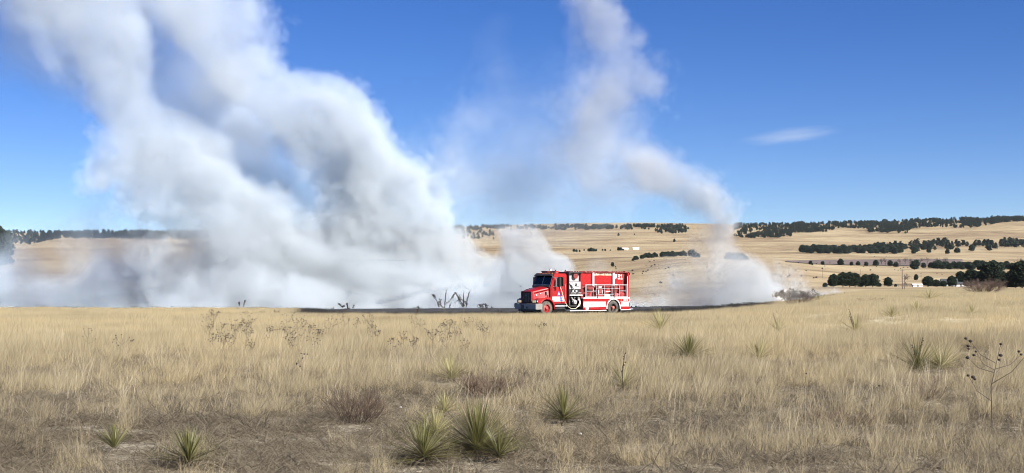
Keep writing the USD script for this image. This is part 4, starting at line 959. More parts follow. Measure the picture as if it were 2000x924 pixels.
instancer('pine_wood', 'smaller pines filling the dense belt across the middle hillside', fm, [[M['bark'], M['needles']]] * 5, bp_r - (0, 0, .2), tr_.integers(0, 5, n), np.column_stack([bh * 1.35, bh * 1.35, bh]), tr_.uniform(0, 360, n))
# scrub on the dry slopes
sp = []
for _ in range(420):
    px = tr_.uniform(1200, 2000); b = tr_.uniform(500, 558); sp.append((px, b)) if meshkit.fbm(np.array([px / 30.0, b / 5.0, 5.0]), 2) > .55 else None
sp = hits(*np.array(sp).T, 600); n = len(sp); Hs = tr_.uniform(.8, 2.2, n)
instancer('scrub', 'low dark scrub dotted over the dry valley slopes', fm, [[M['twig_dark'], M['twig_dark']]] * 5, sp, tr_.integers(0, 5, n), np.column_stack([Hs * 2, Hs * 2, Hs]), tr_.uniform(0, 360, n))
# brown ploughed field
def patch(name, label, px0, px1, top, bot, mat, lift=.25):
    us = np.linspace(px0, px1, 90); vs = np.linspace(0, 1, 9)
    V = hits(np.tile(us, 9), np.concatenate([np.interp(us, *bot) + (np.interp(us, *top) - np.interp(us, *bot)) * v for v in vs]), 400); V[:, 2] = land(V[:, 0], V[:, 1]) + lift
    nc = len(us); i, j = np.meshgrid(np.arange(len(vs) - 1), np.arange(nc - 1), indexing='ij'); a = i * nc + j
    q = np.stack([a, a + 1, a + nc + 1, a + nc], -1).reshape(-1, 4)
    tag(usdkit.mesh(stage, '/World/' + name, (V, q), mat, smooth=True), label, kind='structure')
g = Graph(); P = g.pos(); nz = g.noise(g.mapping(P, (.01, .05, .02)), 1.0, 4, .6)
M['plough'] = g.build('ploughed_soil', surface=g.add('principled_bsdf', 'BSDF', {'base_color': g.ramp(nz, [(.3, (.085, .06, .048)), (.7, (.15, .11, .088))])}, roughness=.95))
patch('ploughed_field', 'brown ploughed field strip on the lower hillside', 1535, 1880, ([1535, 1600, 1700, 1800, 1880], [510, 508.5, 507.5, 506.5, 507]), ([1535, 1600, 1700, 1880], [512, 517, 519, 521]), M['plough'], 1.0)

# ------------------------------------------------------------------ power poles
M['pole'] = plain('weathered_pole', (.10, .075, .06), .9)
def pole(px, base, top, label, d=None, arm=True, r=.17):
    p = hit(px, base) if d is None else ahead(px, d)
    H = (base - top) * p[1] / FPX
    t = thing('power_pole', label, 'power pole', p, 0, 'power poles across the dry valley')
    part(t, 'post', tube([(0, 0, -.3), (0, 0, H)], [r * 1.1, r * .75], 8), M['pole'], smooth=True)
    if arm:
        part(t, 'crossarm', rbox((-1.1, -.07, H - .8), (1.1, .07, H - .62), .01), M['pole'])
        for x_ in (-.95, 0, .95): part(t, 'insulator', lathe_y([(.001, -.12), (.07, -.1), (.09, 0), (.05, .1), (.001, .12)], (0, 0, 0), 8).apply_transform(trimesh.transformations.rotation_matrix(math.pi / 2, (1, 0, 0))).apply_translation((x_, 0, H - .5)), M['grey'])
    return p, H
pole(1541, 541, 524, 'short thin power pole nearest the right end of the smoke')
pole(1606, 543.5, 522, 'power pole on the dry slope left of the pine clump')
pole(1680.5, 549, 526, 'power pole on the slope between the pine clump and the thin pine')
P1 = pole(1762, 567, 523, 'tall front pole of the close pair beside the bare tree', d=700, r=.22)
P2 = pole(1766.5, 557, 525, 'rear pole of the close pair beside the bare tree', d=760, r=.2)
pole(1799, 549, 533, 'thin pole on the slope left of the dark-roofed house')
pole(1868, 545, 530, 'pole rising behind the dark-roofed house', d=1300)

# ------------------------------------------------------------------ houses
M['roof_dark'] = plain('dark_shingle_roof', (.035, .038, .045), .8, dirt=.1)
M['siding'] = plain('pale_siding', (.62, .62, .60), .7, dirt=.1)
M['shed_wall'] = plain('cream_metal_siding', (.66, .62, .52), .6, dirt=.1)
M['shed_roof'] = plain('white_metal_roof', (.78, .76, .70), .5)
M['pane'] = plain('dark_window', (.03, .035, .04), .15, coat=.5)
def house(name, label, cat, px, base, W, D, Hw, Hr, wall, roof, d=None, rz=0, windows=2, gable_front=False):
    p = hit(px, base, 500) if d is None else ahead(px, d)
    t = thing(name, label, cat, p, rz)
    poly = [(-D / 2, 0), (D / 2, 0), (D / 2, Hw), (0, Hw + Hr), (-D / 2, Hw)]
    def ext(pl, lo, hi):
        m = prism(pl, lo, hi); v = np.array(m.vertices); return trimesh.Trimesh(np.column_stack([v[:, 1], v[:, 0], v[:, 2]]), m.faces[:, ::-1], process=False)
    part(t, 'wall', ext(poly, -W / 2, W / 2), M[wall])
    for s in (1, -1):
        e = .5; dy = D / 2 + e; slope = Hr / (D / 2)
        part(t, 'roof_slope', ext([(0, Hw + Hr + .02), (s * dy, Hw - e * slope + .02), (s * dy, Hw - e * slope + .2), (0, Hw + Hr + .22)], -W / 2 - .5, W / 2 + .5).convex_hull, M[roof])
    for k in range(windows):
        x_ = -W / 2 + W * (k + .7) / (windows + .4)
        wn = part(t, 'window', box3((x_ - .6, -D / 2 - .03, 1.0), (x_ + .6, -D / 2 + .02, 2.2)), M['pane'])
        part(wn, 'frame', cat_([box3((x_ - .7, -D / 2 - .05, .9), (x_ + .7, -D / 2, 1.0)), box3((x_ - .7, -D / 2 - .05, 2.2), (x_ + .7, -D / 2, 2.3))]), M['siding'])
    part(t, 'door', box3((-.5, -D / 2 - .04, 0), (.5, -D / 2 + .02, 2.1)), M['roof_dark' if wall == 'siding' else 'pane'])
    return t
house('farm_house', 'house with a large dark roof among the valley pines', 'house', 1853, 0, 12.5, 9, 2.6, 3.2, 'siding', 'roof_dark', d=1150, rz=-8)
house('garage', 'low outbuilding with a dark roof just right of the dark-roofed house', 'outbuilding', 1875, 0, 7.0, 6, 2.2, 1.3, 'siding', 'roof_dark', d=1120, rz=-8, windows=1)
house('white_shed', 'long low white shed beside the fence in the valley', 'shed', 1791, 0, 7.5, 4, 1.6, .6, 'siding', 'shed_roof', d=1120, windows=1)
house('farm_shed', 'left white farm shed on the far hillside', 'shed', 1221, 488.7, 17, 12, 3.4, 3.2, 'shed_wall', 'shed_roof', windows=2)
house('farm_shed', 'right white farm shed on the far hillside, beside the smoke', 'shed', 1242, 488.2, 17, 12, 4.0, 4.0, 'shed_wall', 'shed_roof', windows=2)
# fence left of the white shed
M['fence'] = plain('dark_fence_wood', (.07, .055, .05), .9)
fx = thing('rail_fence', 'low dark rail fence running left from the white shed', 'fence', ahead(1750, 1120))
fw = (1786 - 1738) / FPX * 1120
for k in range(12):
    part(fx, 'fence_post', box3((-5 + fw * k / 11 - .12, -.12, -.3), (-5 + fw * k / 11 + .12, .12, 1.8)), M['fence'])
for z in (.7, 1.4):
    part(fx, 'fence_rail', box3((-5, -.05, z), (-5 + fw, .05, z + .16)), M['fence'])
# ------------------------------------------------------------------ yuccas, shrubs and dried stalks in the near field
def yucca_mat(name, a, b, c):
    g = Graph(); r = g.add('geometry', 'random_per_island'); o = g.add('attribute', 'fac', attribute='along')
    col = g.ramp(r, [(0, a), (.55, b), (1, c)])
    p = g.add('principled_bsdf', 'BSDF', {'base_color': col}, roughness=.45, specular_ior_level=.45); t = g.add('translucent_bsdf', 'BSDF', {'color': col})
    return g.build(name, surface=g.add('mix_closure', 'closure', {'closure1': p, 'closure2': t}, fac=.15))
M['yucca'] = yucca_mat('yucca_leaf', (.13, .125, .04), (.52, .48, .18), (.92, .86, .50))
M['yucca_pale'] = yucca_mat('dull_yucca_leaf', (.30, .27, .12), (.60, .54, .27), (.86, .78, .48))
M['dead_leaf'] = yucca_mat('dead_yucca_leaf', (.10, .075, .045), (.26, .20, .12), (.42, .35, .23))
M['stalk'] = plain('dark_dry_stalk', (.045, .032, .024), .9)
M['stem'] = plain('brown_dry_stem', (.20, .14, .09), .9)
M['pale_stem'] = plain('pale_dry_stem', (.50, .40, .28), .9)
M['seed'] = plain('dark_seed_head', (.028, .02, .016), .9)
M['red_twig'] = leaf_mat('reddish_dry_twigs', (.12, .082, .06), (.31, .225, .165), .1)
M['sage_twig'] = leaf_mat('greyish_dry_twigs', (.12, .085, .06), (.30, .22, .15), .1)
def yucca_leaves(rng, n, L, e0, e1, w=.013, droop=.12):
    V, F, b = [], [], 0
    for i in range(n):
        a = rng.uniform(0, 6.28); u = rng.uniform() ** 1.35
        el = math.radians(e0 + (e1 - e0) * u); l = L * rng.uniform(.75, 1.1) * (1.08 - .42 * u)
        d = np.array([math.cos(a) * math.cos(el), math.sin(a) * math.cos(el), math.sin(el)])
        side = np.array([-math.sin(a), math.cos(a), 0]); up = np.cross(d, side); up *= np.sign(up[2] + 1e-9)
        root = d * .03 * L + np.array([0, 0, .05 + .12 * L * u])
        ww = w * rng.uniform(.8, 1.25)
        for k, (t, s) in enumerate(((0, .8), (.3, 1.0), (.65, .75), (.88, .4))):
            p = root + d * l * t - np.array([0, 0, droop * l * t * t * (1 - u)])
            V += [p - side * ww * s / 2 + up * ww * .18 * s, p - up * ww * .1, p + side * ww * s / 2 + up * ww * .18 * s]
        V.append(root + d * l - np.array([0, 0, droop * l * (1 - u)]))
        for k in range(3):
            q = b + 3 * k; F += [[q, q + 1, q + 4], [q, q + 4, q + 3], [q + 1, q + 2, q + 5], [q + 1, q + 5, q + 4]]
        q = b + 9; F += [[q, q + 1, b + 12], [q + 1, q + 2, b + 12]]
        b += 13
    return np.array(V), np.array(F)
def yucca(px, py, R, label, n=85, e0=6, e1=86, mat='yucca', stalks=0, stalk_h=.5, group=None, seed=0, hgt=None, dead=True, w=.012):
    """R: reach of the leaves in photograph columns."""
    p = hit(px, py); r = R * p[1] / FPX * 1.75; n = int(n * 2.0); rng = np.random.default_rng(400 + seed)
    t = thing('yucca', label, 'yucca', p, float(rng.uniform(0, 360)), group)
    part(t, 'leaves', yucca_leaves(rng, n, r, e0, e1, w * .55 * max(1, p[1] / 24)), M[mat], kind='stuff')
    if dead: part(t, 'dead_leaves', yucca_leaves(rng, n // 3, r * .8, -8, 30, .011, .15), M['dead_leaf'], kind='stuff')
    for k in range(stalks):
        a = rng.uniform(0, 6.28); h = stalk_h * rng.uniform(.7, 1.1); tip = np.array([math.cos(a) * h * .35 * rng.uniform(), math.sin(a) * h * .2, h])
        pts_ = [np.array([math.cos(a) * .04, math.sin(a) * .04, 0]), tip * .5 + rng.normal(0, .015, 3), tip]
        s_ = part(t, 'flower_stalk', tube(pts_, [.011, .009, .005], 5), M['stalk'])
        pods = [trimesh.creation.icosphere(0, .014).apply_translation(pts_[1] + (pts_[2] - pts_[1]) * u + rng.normal(0, .012, 3)) for u in np.linspace(.1, 1, 7)]
        part(s_, 'seed_pods', cat_(pods), M['stalk'], kind='stuff')
    return t
yucca(932, 893, 72, 'largest dark green yucca in the middle of the foreground cluster', n=190, seed=1, w=.011)
yucca(828, 908, 66, 'spreading yellowish yucca at the left front of the foreground cluster', n=75, e0=6, e1=75, seed=2)
yucca(975, 905, 46, 'small bright yucca against the right side of the largest yucca', n=42, e0=25, e1=80, seed=3)
yucca(850, 858, 40, 'pale yucca behind the left side of the foreground cluster', n=55, e0=18, e1=85, mat='yucca_pale', seed=4)
yucca(868, 815, 30, 'little yucca just above and behind the foreground cluster', n=36, e0=25, e1=85, mat='yucca_pale', seed=5)
yucca(1101, 829, 50, 'fan-shaped upright yucca right of the foreground cluster', n=85, e0=12, e1=90, seed=6)
yucca(369, 916, 50, 'stiff green yucca at the lower left by the bottom edge', n=75, e0=15, e1=88, seed=7)
yucca(223, 887, 36, 'slender upright yucca at the lower left, left of the stiff green one', n=40, e0=35, e1=88, seed=8, dead=False)
yucca(1345, 705, 36, 'round dark green yucca standing alone in the straw on the right', n=120, e0=15, e1=90, seed=9, w=.011)
yucca(880, 748, 40, 'faint olive yucca half hidden in straw left of the reddish shrub', n=45, e0=20, e1=85, mat='yucca_pale', seed=10)
yucca(1218, 764, 40, 'pale yucca with a single dark stalk in the middle right straw', n=42, e0=12, e1=75, mat='yucca_pale', stalks=1, stalk_h=.62, seed=11)
yucca(1483, 708, 34, 'pale yucca with dark leaning stalks right of the round dark yucca', n=40, e0=20, e1=80, mat='yucca_pale', stalks=3, stalk_h=.36, seed=12)
yucca(1792, 730, 52, 'left half of the wide olive yucca clump with several dark stalks', n=95, e0=10, e1=82, stalks=4, stalk_h=.62, seed=13, mat='yucca')
yucca(1838, 728, 46, 'right half of the wide olive clump, without stalks', n=70, e0=8, e1=70, seed=14, mat='yucca_pale')
yucca(1290, 652, 34, 'yellowish loose yucca far off, right of the fire truck', n=40, e0=15, e1=80, mat='yucca_pale', seed=15, dead=False)
yucca(1672, 654, 26, 'brownish yucca with upright stalks on the right rise', n=40, e0=15, e1=85, mat='yucca_pale', stalks=3, stalk_h=.75, seed=16)
yucca(1520, 652, 20, 'small brownish yucca with a dark stalk left of the one with upright stalks', n=26, e0=20, e1=85, mat='yucca_pale', stalks=1, stalk_h=.6, seed=17)
yucca(1742, 622, 19, 'pale yucca far up the right rise, left of its twin', n=30, e0=15, e1=80, mat='yucca_pale', seed=18, dead=False)
yucca(1792, 612, 17, 'pale yucca highest on the right rise near the middle', n=30, e0=15, e1=80, mat='yucca_pale', seed=19, dead=False)
yucca(1898, 617, 15, 'small yucca on the right rise below the brown bush', n=26, e0=15, e1=85, mat='yucca_pale', seed=20, dead=False)
yucca(1815, 588, 18, 'tiny yucca tuft near the top line of the straw at the right', n=22, e0=20, e1=85, mat='yucca_pale', seed=21, dead=False)
yucca(1600, 590, 13, 'tiny yucca tuft at the edge of the burned ground', n=20, e0=20, e1=85, mat='yucca_pale', seed=22, dead=False)
yucca(815, 616, 11, 'ragged dark tuft on the horizon of the field left of the truck', n=16, e0=10, e1=85, mat='dead_leaf', seed=23, dead=False)
# shrubs
def shrub(name, label, cat, px, py, R, Hpx, mat, n=26, depth=3, seed=0, r=.006, d=None):
    p = hit(px, py) if d is None else ahead(px, d); rng = np.random.default_rng(600 + seed); k = p[1] / FPX
    t = thing(name, label, cat, p)
    part(t, 'twigs', bush_mesh(rng, n, R * k, Hpx * k, depth, r), M[mat], kind='stuff')
    return t
shrub('dry_shrub', 'reddish brown twiggy shrub in the straw behind the foreground yuccas', 'shrub', 958, 775, 64, 50, 'red_twig', 42, 3, 1, .004)
shrub('dry_shrub', 'reddish brown twiggy shrub left of the foreground yuccas', 'shrub', 700, 828, 70, 78, 'red_twig', 46, 3, 2, .004)
shrub('dry_shrub', 'low brown twiggy shrub in the lower right straw', 'shrub', 1650, 838, 72, 48, 'sage_twig', 26, 3, 3, .003)
shrub('dry_shrub', 'greyish low shrub left of the tall dried sunflower', 'shrub', 1812, 782, 36, 36, 'sage_twig', 20, 3, 4, .003)
shrub('dry_shrub', 'brown scrub line on the right rise below the valley trees', 'shrub', 1700, 590, 40, 9, 'sage_twig', 18, 2, 5, .006)
shrub('bare_bush', 'grey leafless bush at the right end of the smoke', 'bush', 1562, 597, 46, 34, 'twig_dark', 34, 3, 6, .012)
shrub('bare_bush', 'large brown leafless bush in front of the right-hand pines', 'bush', 1922, 576, 44, 32, 'twig', 60, 4, 7, .012)
shrub('burned_bush', 'small burned bush in the smoke just left of the truck', 'bush', 948, 600, 16, 15, 'twig_dark', 10, 3, 8, .008, d=118)
shrub('burned_bush', 'charred low bush at the foot of the smoke far left of the truck', 'bush', 512, 611, 12, 7, 'twig_dark', 9, 3, 9, .008, d=112)
shrub('burned_bush', 'dark twiggy tuft on the smoke line right of the charred low bush', 'bush', 542, 612, 8, 13, 'twig_dark', 7, 2, 10, .007, d=108)
# dried sunflowers
def sunflower(px, py, top, label, group=None, seed=0, nb=5, heads=2.6, spread=.5, big=False, d=None, name='dried_sunflower', hr=1.0):
    p = hit(px, py) if d is None else ahead(px, d)
    rng = np.random.default_rng(800 + seed); H = (py - top) * p[1] / FPX if d is None else top
    t = thing(name, label, 'dried flower', p, 0, group)
    r0 = .0042 if big else .0014 if 'against' in label else .0030
    main = [np.array([0, 0, -.02]), np.array([rng.normal(0, .015), rng.normal(0, .02), H * .5]), np.array([rng.normal(0, .06 * H), rng.normal(0, .03), H * .97])]
    stems, hd = [tube(main, [r0 * 1.5, r0 * 1.1, r0 * .6], 5)], [main[-1]]
    for b in range(nb):
        u = rng.uniform(.3, .8); q = np.array([np.interp(u, [0, .5, 1], [m[k] for m in main]) for k in range(3)]); s = 1 if b % 2 else -1
        e = q + np.array([s * rng.uniform(.15, 1) * spread * H * .55, rng.normal(0, .12 * H), rng.uniform(.12, .42) * H]); e[2] = min(e[2], H)
        mid = (q + e) / 2 + np.array([s * .03 * H, 0, -.03 * H]); stems.append(tube([q, mid, e], [r0 * .9, r0 * .7, r0 * .5], 4)); hd.append(e)
        for _ in range(int(rng.poisson(heads - 1))):
            f = e + np.array([rng.normal(0, .06), rng.normal(0, .06), rng.uniform(-.10, .06)]); stems.append(tube([mid + (e - mid) * .5, f], [r0 * .5, r0 * .4], 4)); hd.append(f)
    hs = []
    for q in hd:
        m = trimesh.creation.icosphere(1, .0115 * hr * (1 + p[1] / 90) * rng.uniform(.75, 1.2)); m.apply_scale((1, 1, .8)); m.apply_translation(q); hs.append(m)
    st_ = part(t, 'stem', cat_(stems), M['pale_stem' if 'smoke' in label else 'stalk'], kind='stuff')
    if big:
        for m in hs: part(t, 'seed_head', m, M['seed'], smooth=True)
    else:
        part(t, 'seed_heads', cat_(hs), M['seed'], kind='stuff')
    return t
sunflower(1938, 842, 668, 'tall dried sunflower with many black seed heads near the right edge', seed=1, nb=7, heads=3.2, spread=.75, big=True, hr=1.5)
sunflower(868, 640, 566, 'tallest dried sunflower standing against the smoke left of the truck', seed=2, nb=5, heads=3, spread=.55, hr=.6)
sunflower(906, 640, 572, 'bushy dried sunflower against the smoke between the tallest one and the truck', seed=3, nb=6, heads=2.6, spread=.6, hr=.5)
sunflower(469, 648, 586, 'slim dried sunflower rising above the straw into the smoke', seed=4, nb=3, heads=1.5, spread=.3)
sunflower(680, 650, 592, 'dried sunflower breaking the field horizon in the middle', seed=5, nb=4, heads=2)
sunflower(1716, 790, 752, 'small dried flower stalk with two black heads in the right straw', seed=6, nb=2, heads=1)
sunflower(240, 700, 652, 'dried flower stalk alone in the left straw', seed=7, nb=4, heads=2)
sunflower(172, 690, 640, 'leftmost dried flower stalk near the left edge', seed=8, nb=4, heads=2)
sunflower(592, 745, 690, 'dried flower stalk low in the straw under the smoke', seed=9, nb=3, heads=2)
sunflower(1058, 665, 628, 'small dried flower stalk in the straw below the truck cab', seed=10, nb=4, heads=2)
sunflower(1572, 770, 728, 'single thin dark stalk leaning in the right straw', seed=11, nb=0, heads=1)
rs = np.random.default_rng(90)
for i in range(54):
    px = float(rs.choice([rs.normal(415, 22), rs.normal(475, 20), rs.normal(590, 26), rs.normal(690, 45), rs.normal(820, 45), rs.normal(890, 30), rs.uniform(380, 960)], p=[.14, .2, .14, .17, .17, .1, .08]))
    py = rs.uniform(648, 695); top = py - rs.uniform(28, 48)
    sunflower(px, py, top, 'dried sunflower stalk in the brown band across the far straw', 'dried sunflowers in the band across the straw', seed=20 + i, nb=int(rs.integers(4, 9)), heads=2.8, spread=.5, hr=.88)
# pale pebbles on the bare ground
M['pebble'] = plain('pale_pebble', (.62, .60, .57), .8)
for i, (px, py, l) in enumerate(((783, 800, 'small pale stone left of the foreground yuccas'), (1134, 853, 'small pale stone below the fan-shaped yucca'))):
    m = trimesh.creation.icosphere(2, .016); v = np.array(m.vertices); v *= (1 + .5 * (meshkit.fbm(v * 40 + i, 2)[:, None] - .5)); m.vertices = v * (1.2, 1, .75)
    q = usdkit.mesh(stage, '/World/' + numbered('stone'), m, M['pebble'], smooth=True)
    pxf = UsdGeom.Xformable(q); pxf.AddTranslateOp().Set(tuple(map(float, hit(px, py) + (0, 0, .03)))); tag(q, l, 'stone')
# the thin arc of water thrown from the truck into the smoke
g = Graph(); P = g.pos(); nz = g.noise(g.mapping(P, (.6, .6, 2.5)), 1.0, 3, .6)
dn = g.math('multiply', g.add('map_range', 'result', {'value': nz}, from_min=.3, from_max=.7, to_min=.35, to_max=1.0, clamp=True), 1.15)
M['spray'] = g.build('water_mist', volume=g.add('principled_volume', 'volume', {'density': dn}, color=(.40, .43, .46), anisotropy=.2))
us = np.linspace(0, 1, 24); sx = 1040 + (735 - 1040) * us; sy = np.interp(us, [0, .2, .45, .7, 1], [554, 555, 560, 570, 592]); dd = 108 + 8 * us
W_ = np.array([[(a - 1000) / FPX * d_, d_, z_of(b, d_)] for a, b, d_ in zip(sx, sy, dd)])
q = usdkit.mesh(stage, '/World/water_spray', tube(W_, np.linspace(.05, .26, 24), 10), M['spray'])
tag(q, 'thin arc of water spray falling left from the truck into the smoke', kind='stuff')
# ------------------------------------------------------------------ smoke: real volumes, lit by the sun and the sky
def row_z(py, d):
    return z_of(py, d)
def smoke_strand(name, label, d, keys, density, albedo, tint=(1, 1, 1), soft=0.35, deep=0.8, warp=(5.0, 9.0), curl=(.6, 3.0), mottle=0.5, drift=0.0, seed=0.0, detail=3, layers=1):
    """A leaning plume d metres ahead. keys: (row, centre column, half width in columns, thickness 0..1) from bottom to top, read off the photograph and turned into metres at its own distance."""
    k = np.array(keys, float); k[:, 2] *= 1.24; tint = tuple(np.multiply(tint, (.915, 1.0, 1.055)))
    zz = np.array([row_z(r, d) for r in k[:, 0]]); cx = (k[:, 1] - 1000) / FPX * d; w = k[:, 2] / FPX * d
    z0, z1 = zz[0], zz[-1]
    t = (zz - z0) / (z1 - z0)
    x0, x1 = cx.min() - 1.0, cx.max() + 1.0
    wm = w.max()
    g = Graph(); P = g.pos()
    off = g.mapping(P, location=(seed * 13.1, seed * 7.7, seed * 3.3))
    n1 = g.noise(g.mapping(off, (1 / warp[1],) * 3), 1.0, 0, 0.5, out='color')
    c = g.add('vector_math', 'vector', {'vector1': n1}, math_type='subtract', vector2=(.5, .5, .5))
    c = g.add('vector_math', 'vector', {'vector1': c}, math_type='scale', scale=warp[0] * 2)
    Q = g.add('vector_math', 'vector', {'vector1': c, 'vector2': P}, math_type='add')
    def billow(size, amount, det):              # rounded lobes with creases between them
        n = g.noise(g.mapping(off, (1 / size,) * 3), 1.0, det, 0.55)
        return g.math('multiply', g.math('absolute', g.math('multiply_add', n, 2.0, -1.0)), amount), n
    (lob1, n3), (lob2, _) = billow(curl[1] * 2.4, curl[0], 1), billow(curl[1] * 0.8, curl[0] * 0.7, detail)
    lob = g.math('add', lob1, lob2)
    s = g.add('separate_xyz', 'x', {'vector': Q}).split('.')[0]
    tt = g.add('map_range', 'result', {'value': s + '.z'}, from_min=float(z0), from_max=float(z1), to_min=0.0, to_max=1.0, clamp=True)
    rc = g.ramp(tt, [(float(a), (float((c - x0) / (x1 - x0)), float(b / wm), float(e))) for a, c, b, e in zip(t, cx, w, k[:, 3])])
    sc = g.add('separate_color', 'r', {'color': rc}, color_type='rgb').split('.')[0]
    cxx = g.math('multiply_add', sc + '.r', float(x1 - x0), float(x0))
    ww = g.math('multiply', sc + '.g', float(wm))
    q = g.math('divide', g.math('subtract', s + '.x', cxx), ww)
    yc = g.math('multiply_add', tt, float(drift), float(d))
    r = g.math('divide', g.math('subtract', s + '.y', yc), g.math('multiply', ww, deep))
    rad = g.math('sqrt', g.math('add', g.math('multiply', q, q), g.math('multiply', r, r)))
    body = g.add('map_range', 'result', {'value': g.math('add', g.math('subtract', 1.0, rad), lob)}, range_type='smoothstep', from_min=0.12 * curl[0], from_max=soft + 0.2 * curl[0], to_min=0.0, to_max=1.0, clamp=True)
    mot = g.add('map_range', 'result', {'value': n3}, from_min=0.30, from_max=0.62, to_min=1.0 - mottle, to_max=1.0, clamp=True)
    den = g.math('multiply', g.math('multiply', g.math('multiply', body, sc + '.b'), mot), density)
    col = g.add('vector_math', 'vector', {}, math_type='scale', vector1=tuple(albedo * c for c in tint))
    g.l.append((den, col.split('.')[0] + '.scale'))
    ab = g.add('vector_math', 'vector', {}, math_type='scale', vector1=tuple(1.0 - albedo * c for c in tint))
    g.l.append((den, ab.split('.')[0] + '.scale'))
    v = g.add('volume_coefficients', 'volume', {'scatter_coeffs': col, 'absorption_coeffs': ab}, emission_coeffs=(0.0, 0.0, 0.0))
    mat = g.build(name + '_air_' + str(used.get('smoke', 0)), volume=v)
    # the closed skin that holds the plume: elliptical tubes a little wider than the smoke in them, one above the other
    m = warp[0] * 0.5
    fat = 1.0 + 0.75 * curl[0]
    top, bot = z1 + m * 0.6, z0 - m * 0.3
    root = None
    if layers > 1:
        root = UsdGeom.Xform.Define(stage, '/World/' + numbered('smoke')); tag(root, label, 'smoke', kind='stuff')
    for L in range(layers):
        za, zb = bot + (top - bot) * L / layers, bot + (top - bot) * (L + 1) / layers - (0.004 if L < layers - 1 else 0)
        rows = []
        for z in np.linspace(za, zb, max(6, 20 // layers)):
            u = np.clip((z - z0) / (z1 - z0), 0, 1)
            us = np.clip(np.linspace(u - m / (z1 - z0), u + m / (z1 - z0), 7), 0, 1)   # the heights the warp can bring here
            c_ = np.interp(us, t, cx); w_ = np.interp(us, t, w) * fat
            lo, hi = (c_ - w_).min() - m, (c_ + w_).max() + m
            rows.append((z, (lo + hi) / 2, (hi - lo) / 2, d + drift * u, w_.max() * deep + m))
        n = 20; a = np.arange(n) * 2 * np.pi / n
        V = np.vstack([np.column_stack([c + w_ * 1.03 * np.cos(a), y + dy * 1.03 * np.sin(a), np.full(n, z)]) for z, c, w_, y, dy in rows])
        R = len(rows)
        V = np.vstack([V, [[rows[0][1], rows[0][3], rows[0][0]], [rows[-1][1], rows[-1][3], rows[-1][0]]]])
        F = []
        for i in range(R - 1):
            for j in range(n):
                p, q_ = i * n + j, i * n + (j + 1) % n
                F += [[p, q_, q_ + n], [p, q_ + n, p + n]]
        for j in range(n):
            F += [[len(V) - 2, (j + 1) % n, j], [len(V) - 1, (R - 1) * n + j, (R - 1) * n + (j + 1) % n]]
        if root is None:
            prim = usdkit.mesh(stage, '/World/' + numbered('smoke'), (V, np.array(F)), mat); tag(prim, label, 'smoke', kind='stuff')
        else:
            part(root, 'smoke_layer', (V, np.array(F)), mat, kind='stuff')
    return root or prim
A = 1.30
# the bright strand that leans back to the upper left
smoke_strand('smoke', 'bright white strand of smoke leaning to the upper left', 150,
    [(640, 630, 310, 1), (600, 610, 290, 1), (500, 505, 170, 1), (400, 418, 136, 1), (300, 326, 108, 1), (200, 248, 90, .8), (100, 185, 80, .65), (0, 145, 90, .5), (-160, 60, 120, .35)],
    0.26, A, soft=0.36, deep=0.7, warp=(3.4, 9.0), curl=(.95, 3.2), seed=0, mottle=.4, layers=6)
# the billowing right side
smoke_strand('smoke', 'billowing white smoke column with rounded lobes on its right side', 156,
    [(640, 810, 190, 1), (600, 800, 180, 1), (520, 768, 142, 1), (450, 752, 112, 1), (390, 752, 100, 1), (330, 722, 108, .9), (270, 645, 112, .8), (200, 565, 108, .65), (150, 510, 115, .55), (80, 430, 105, .42), (0, 390, 105, .35), (-160, 320, 130, .25)],
    0.29, A, soft=0.28, deep=0.7, warp=(3.6, 8.5), curl=(1.0, 2.8), seed=1, mottle=.4, layers=6)
# greyer smoke between the two
smoke_strand('smoke', 'grey smoke between the two white columns of the main plume', 165,
    [(600, 640, 220, .9), (500, 600, 170, .9), (400, 540, 165, .85), (300, 450, 165, .8), (200, 380, 165, .75), (100, 310, 165, .65), (0, 260, 180, .55), (-160, 160, 200, .4)],
    0.26, 1.75, soft=0.7, deep=0.5, warp=(3.0, 10.0), curl=(.7, 4.5), seed=2, detail=1)
# thin veil over the far left
smoke_strand('smoke', 'thin bluish veil of smoke low over the far left', 158,
    [(650, 130, 340, 1), (600, 150, 330, .9), (560, 160, 310, .75), (520, 165, 240, .5), (490, 165, 170, .35), (440, 165, 95, .35), (380, 165, 60, .25), (330, 165, 50, .0)],
    0.24, 1.2, tint=(.94, 1, 1.08), soft=0.7, deep=0.45, warp=(4.0, 8.0), curl=(1.1, 3.2), seed=3, mottle=.7)
smoke_strand('smoke', 'thin grey smoke spreading across the upper left corner', 160,
    [(260, 250, 60, .0), (180, 160, 120, .3), (100, 90, 150, .5), (0, 20, 170, .65), (-160, -80, 200, .6)],
    0.15, 1.0, soft=0.8, deep=0.5, warp=(4.0, 10.0), curl=(.7, 4.5), seed=4, detail=1)
smoke_strand('smoke', 'soft puff of white smoke rising at the far left above the burning line', 150,
    [(640, 165, 75, .8), (590, 168, 65, .8), (540, 172, 52, .7), (480, 165, 44, .5), (430, 158, 40, .35), (380, 160, 34, .0)],
    0.17, 1.15, tint=(.96, 1, 1.04), soft=0.8, deep=0.7, warp=(2.0, 5.0), curl=(1.0, 2.2), seed=13, mottle=.7)
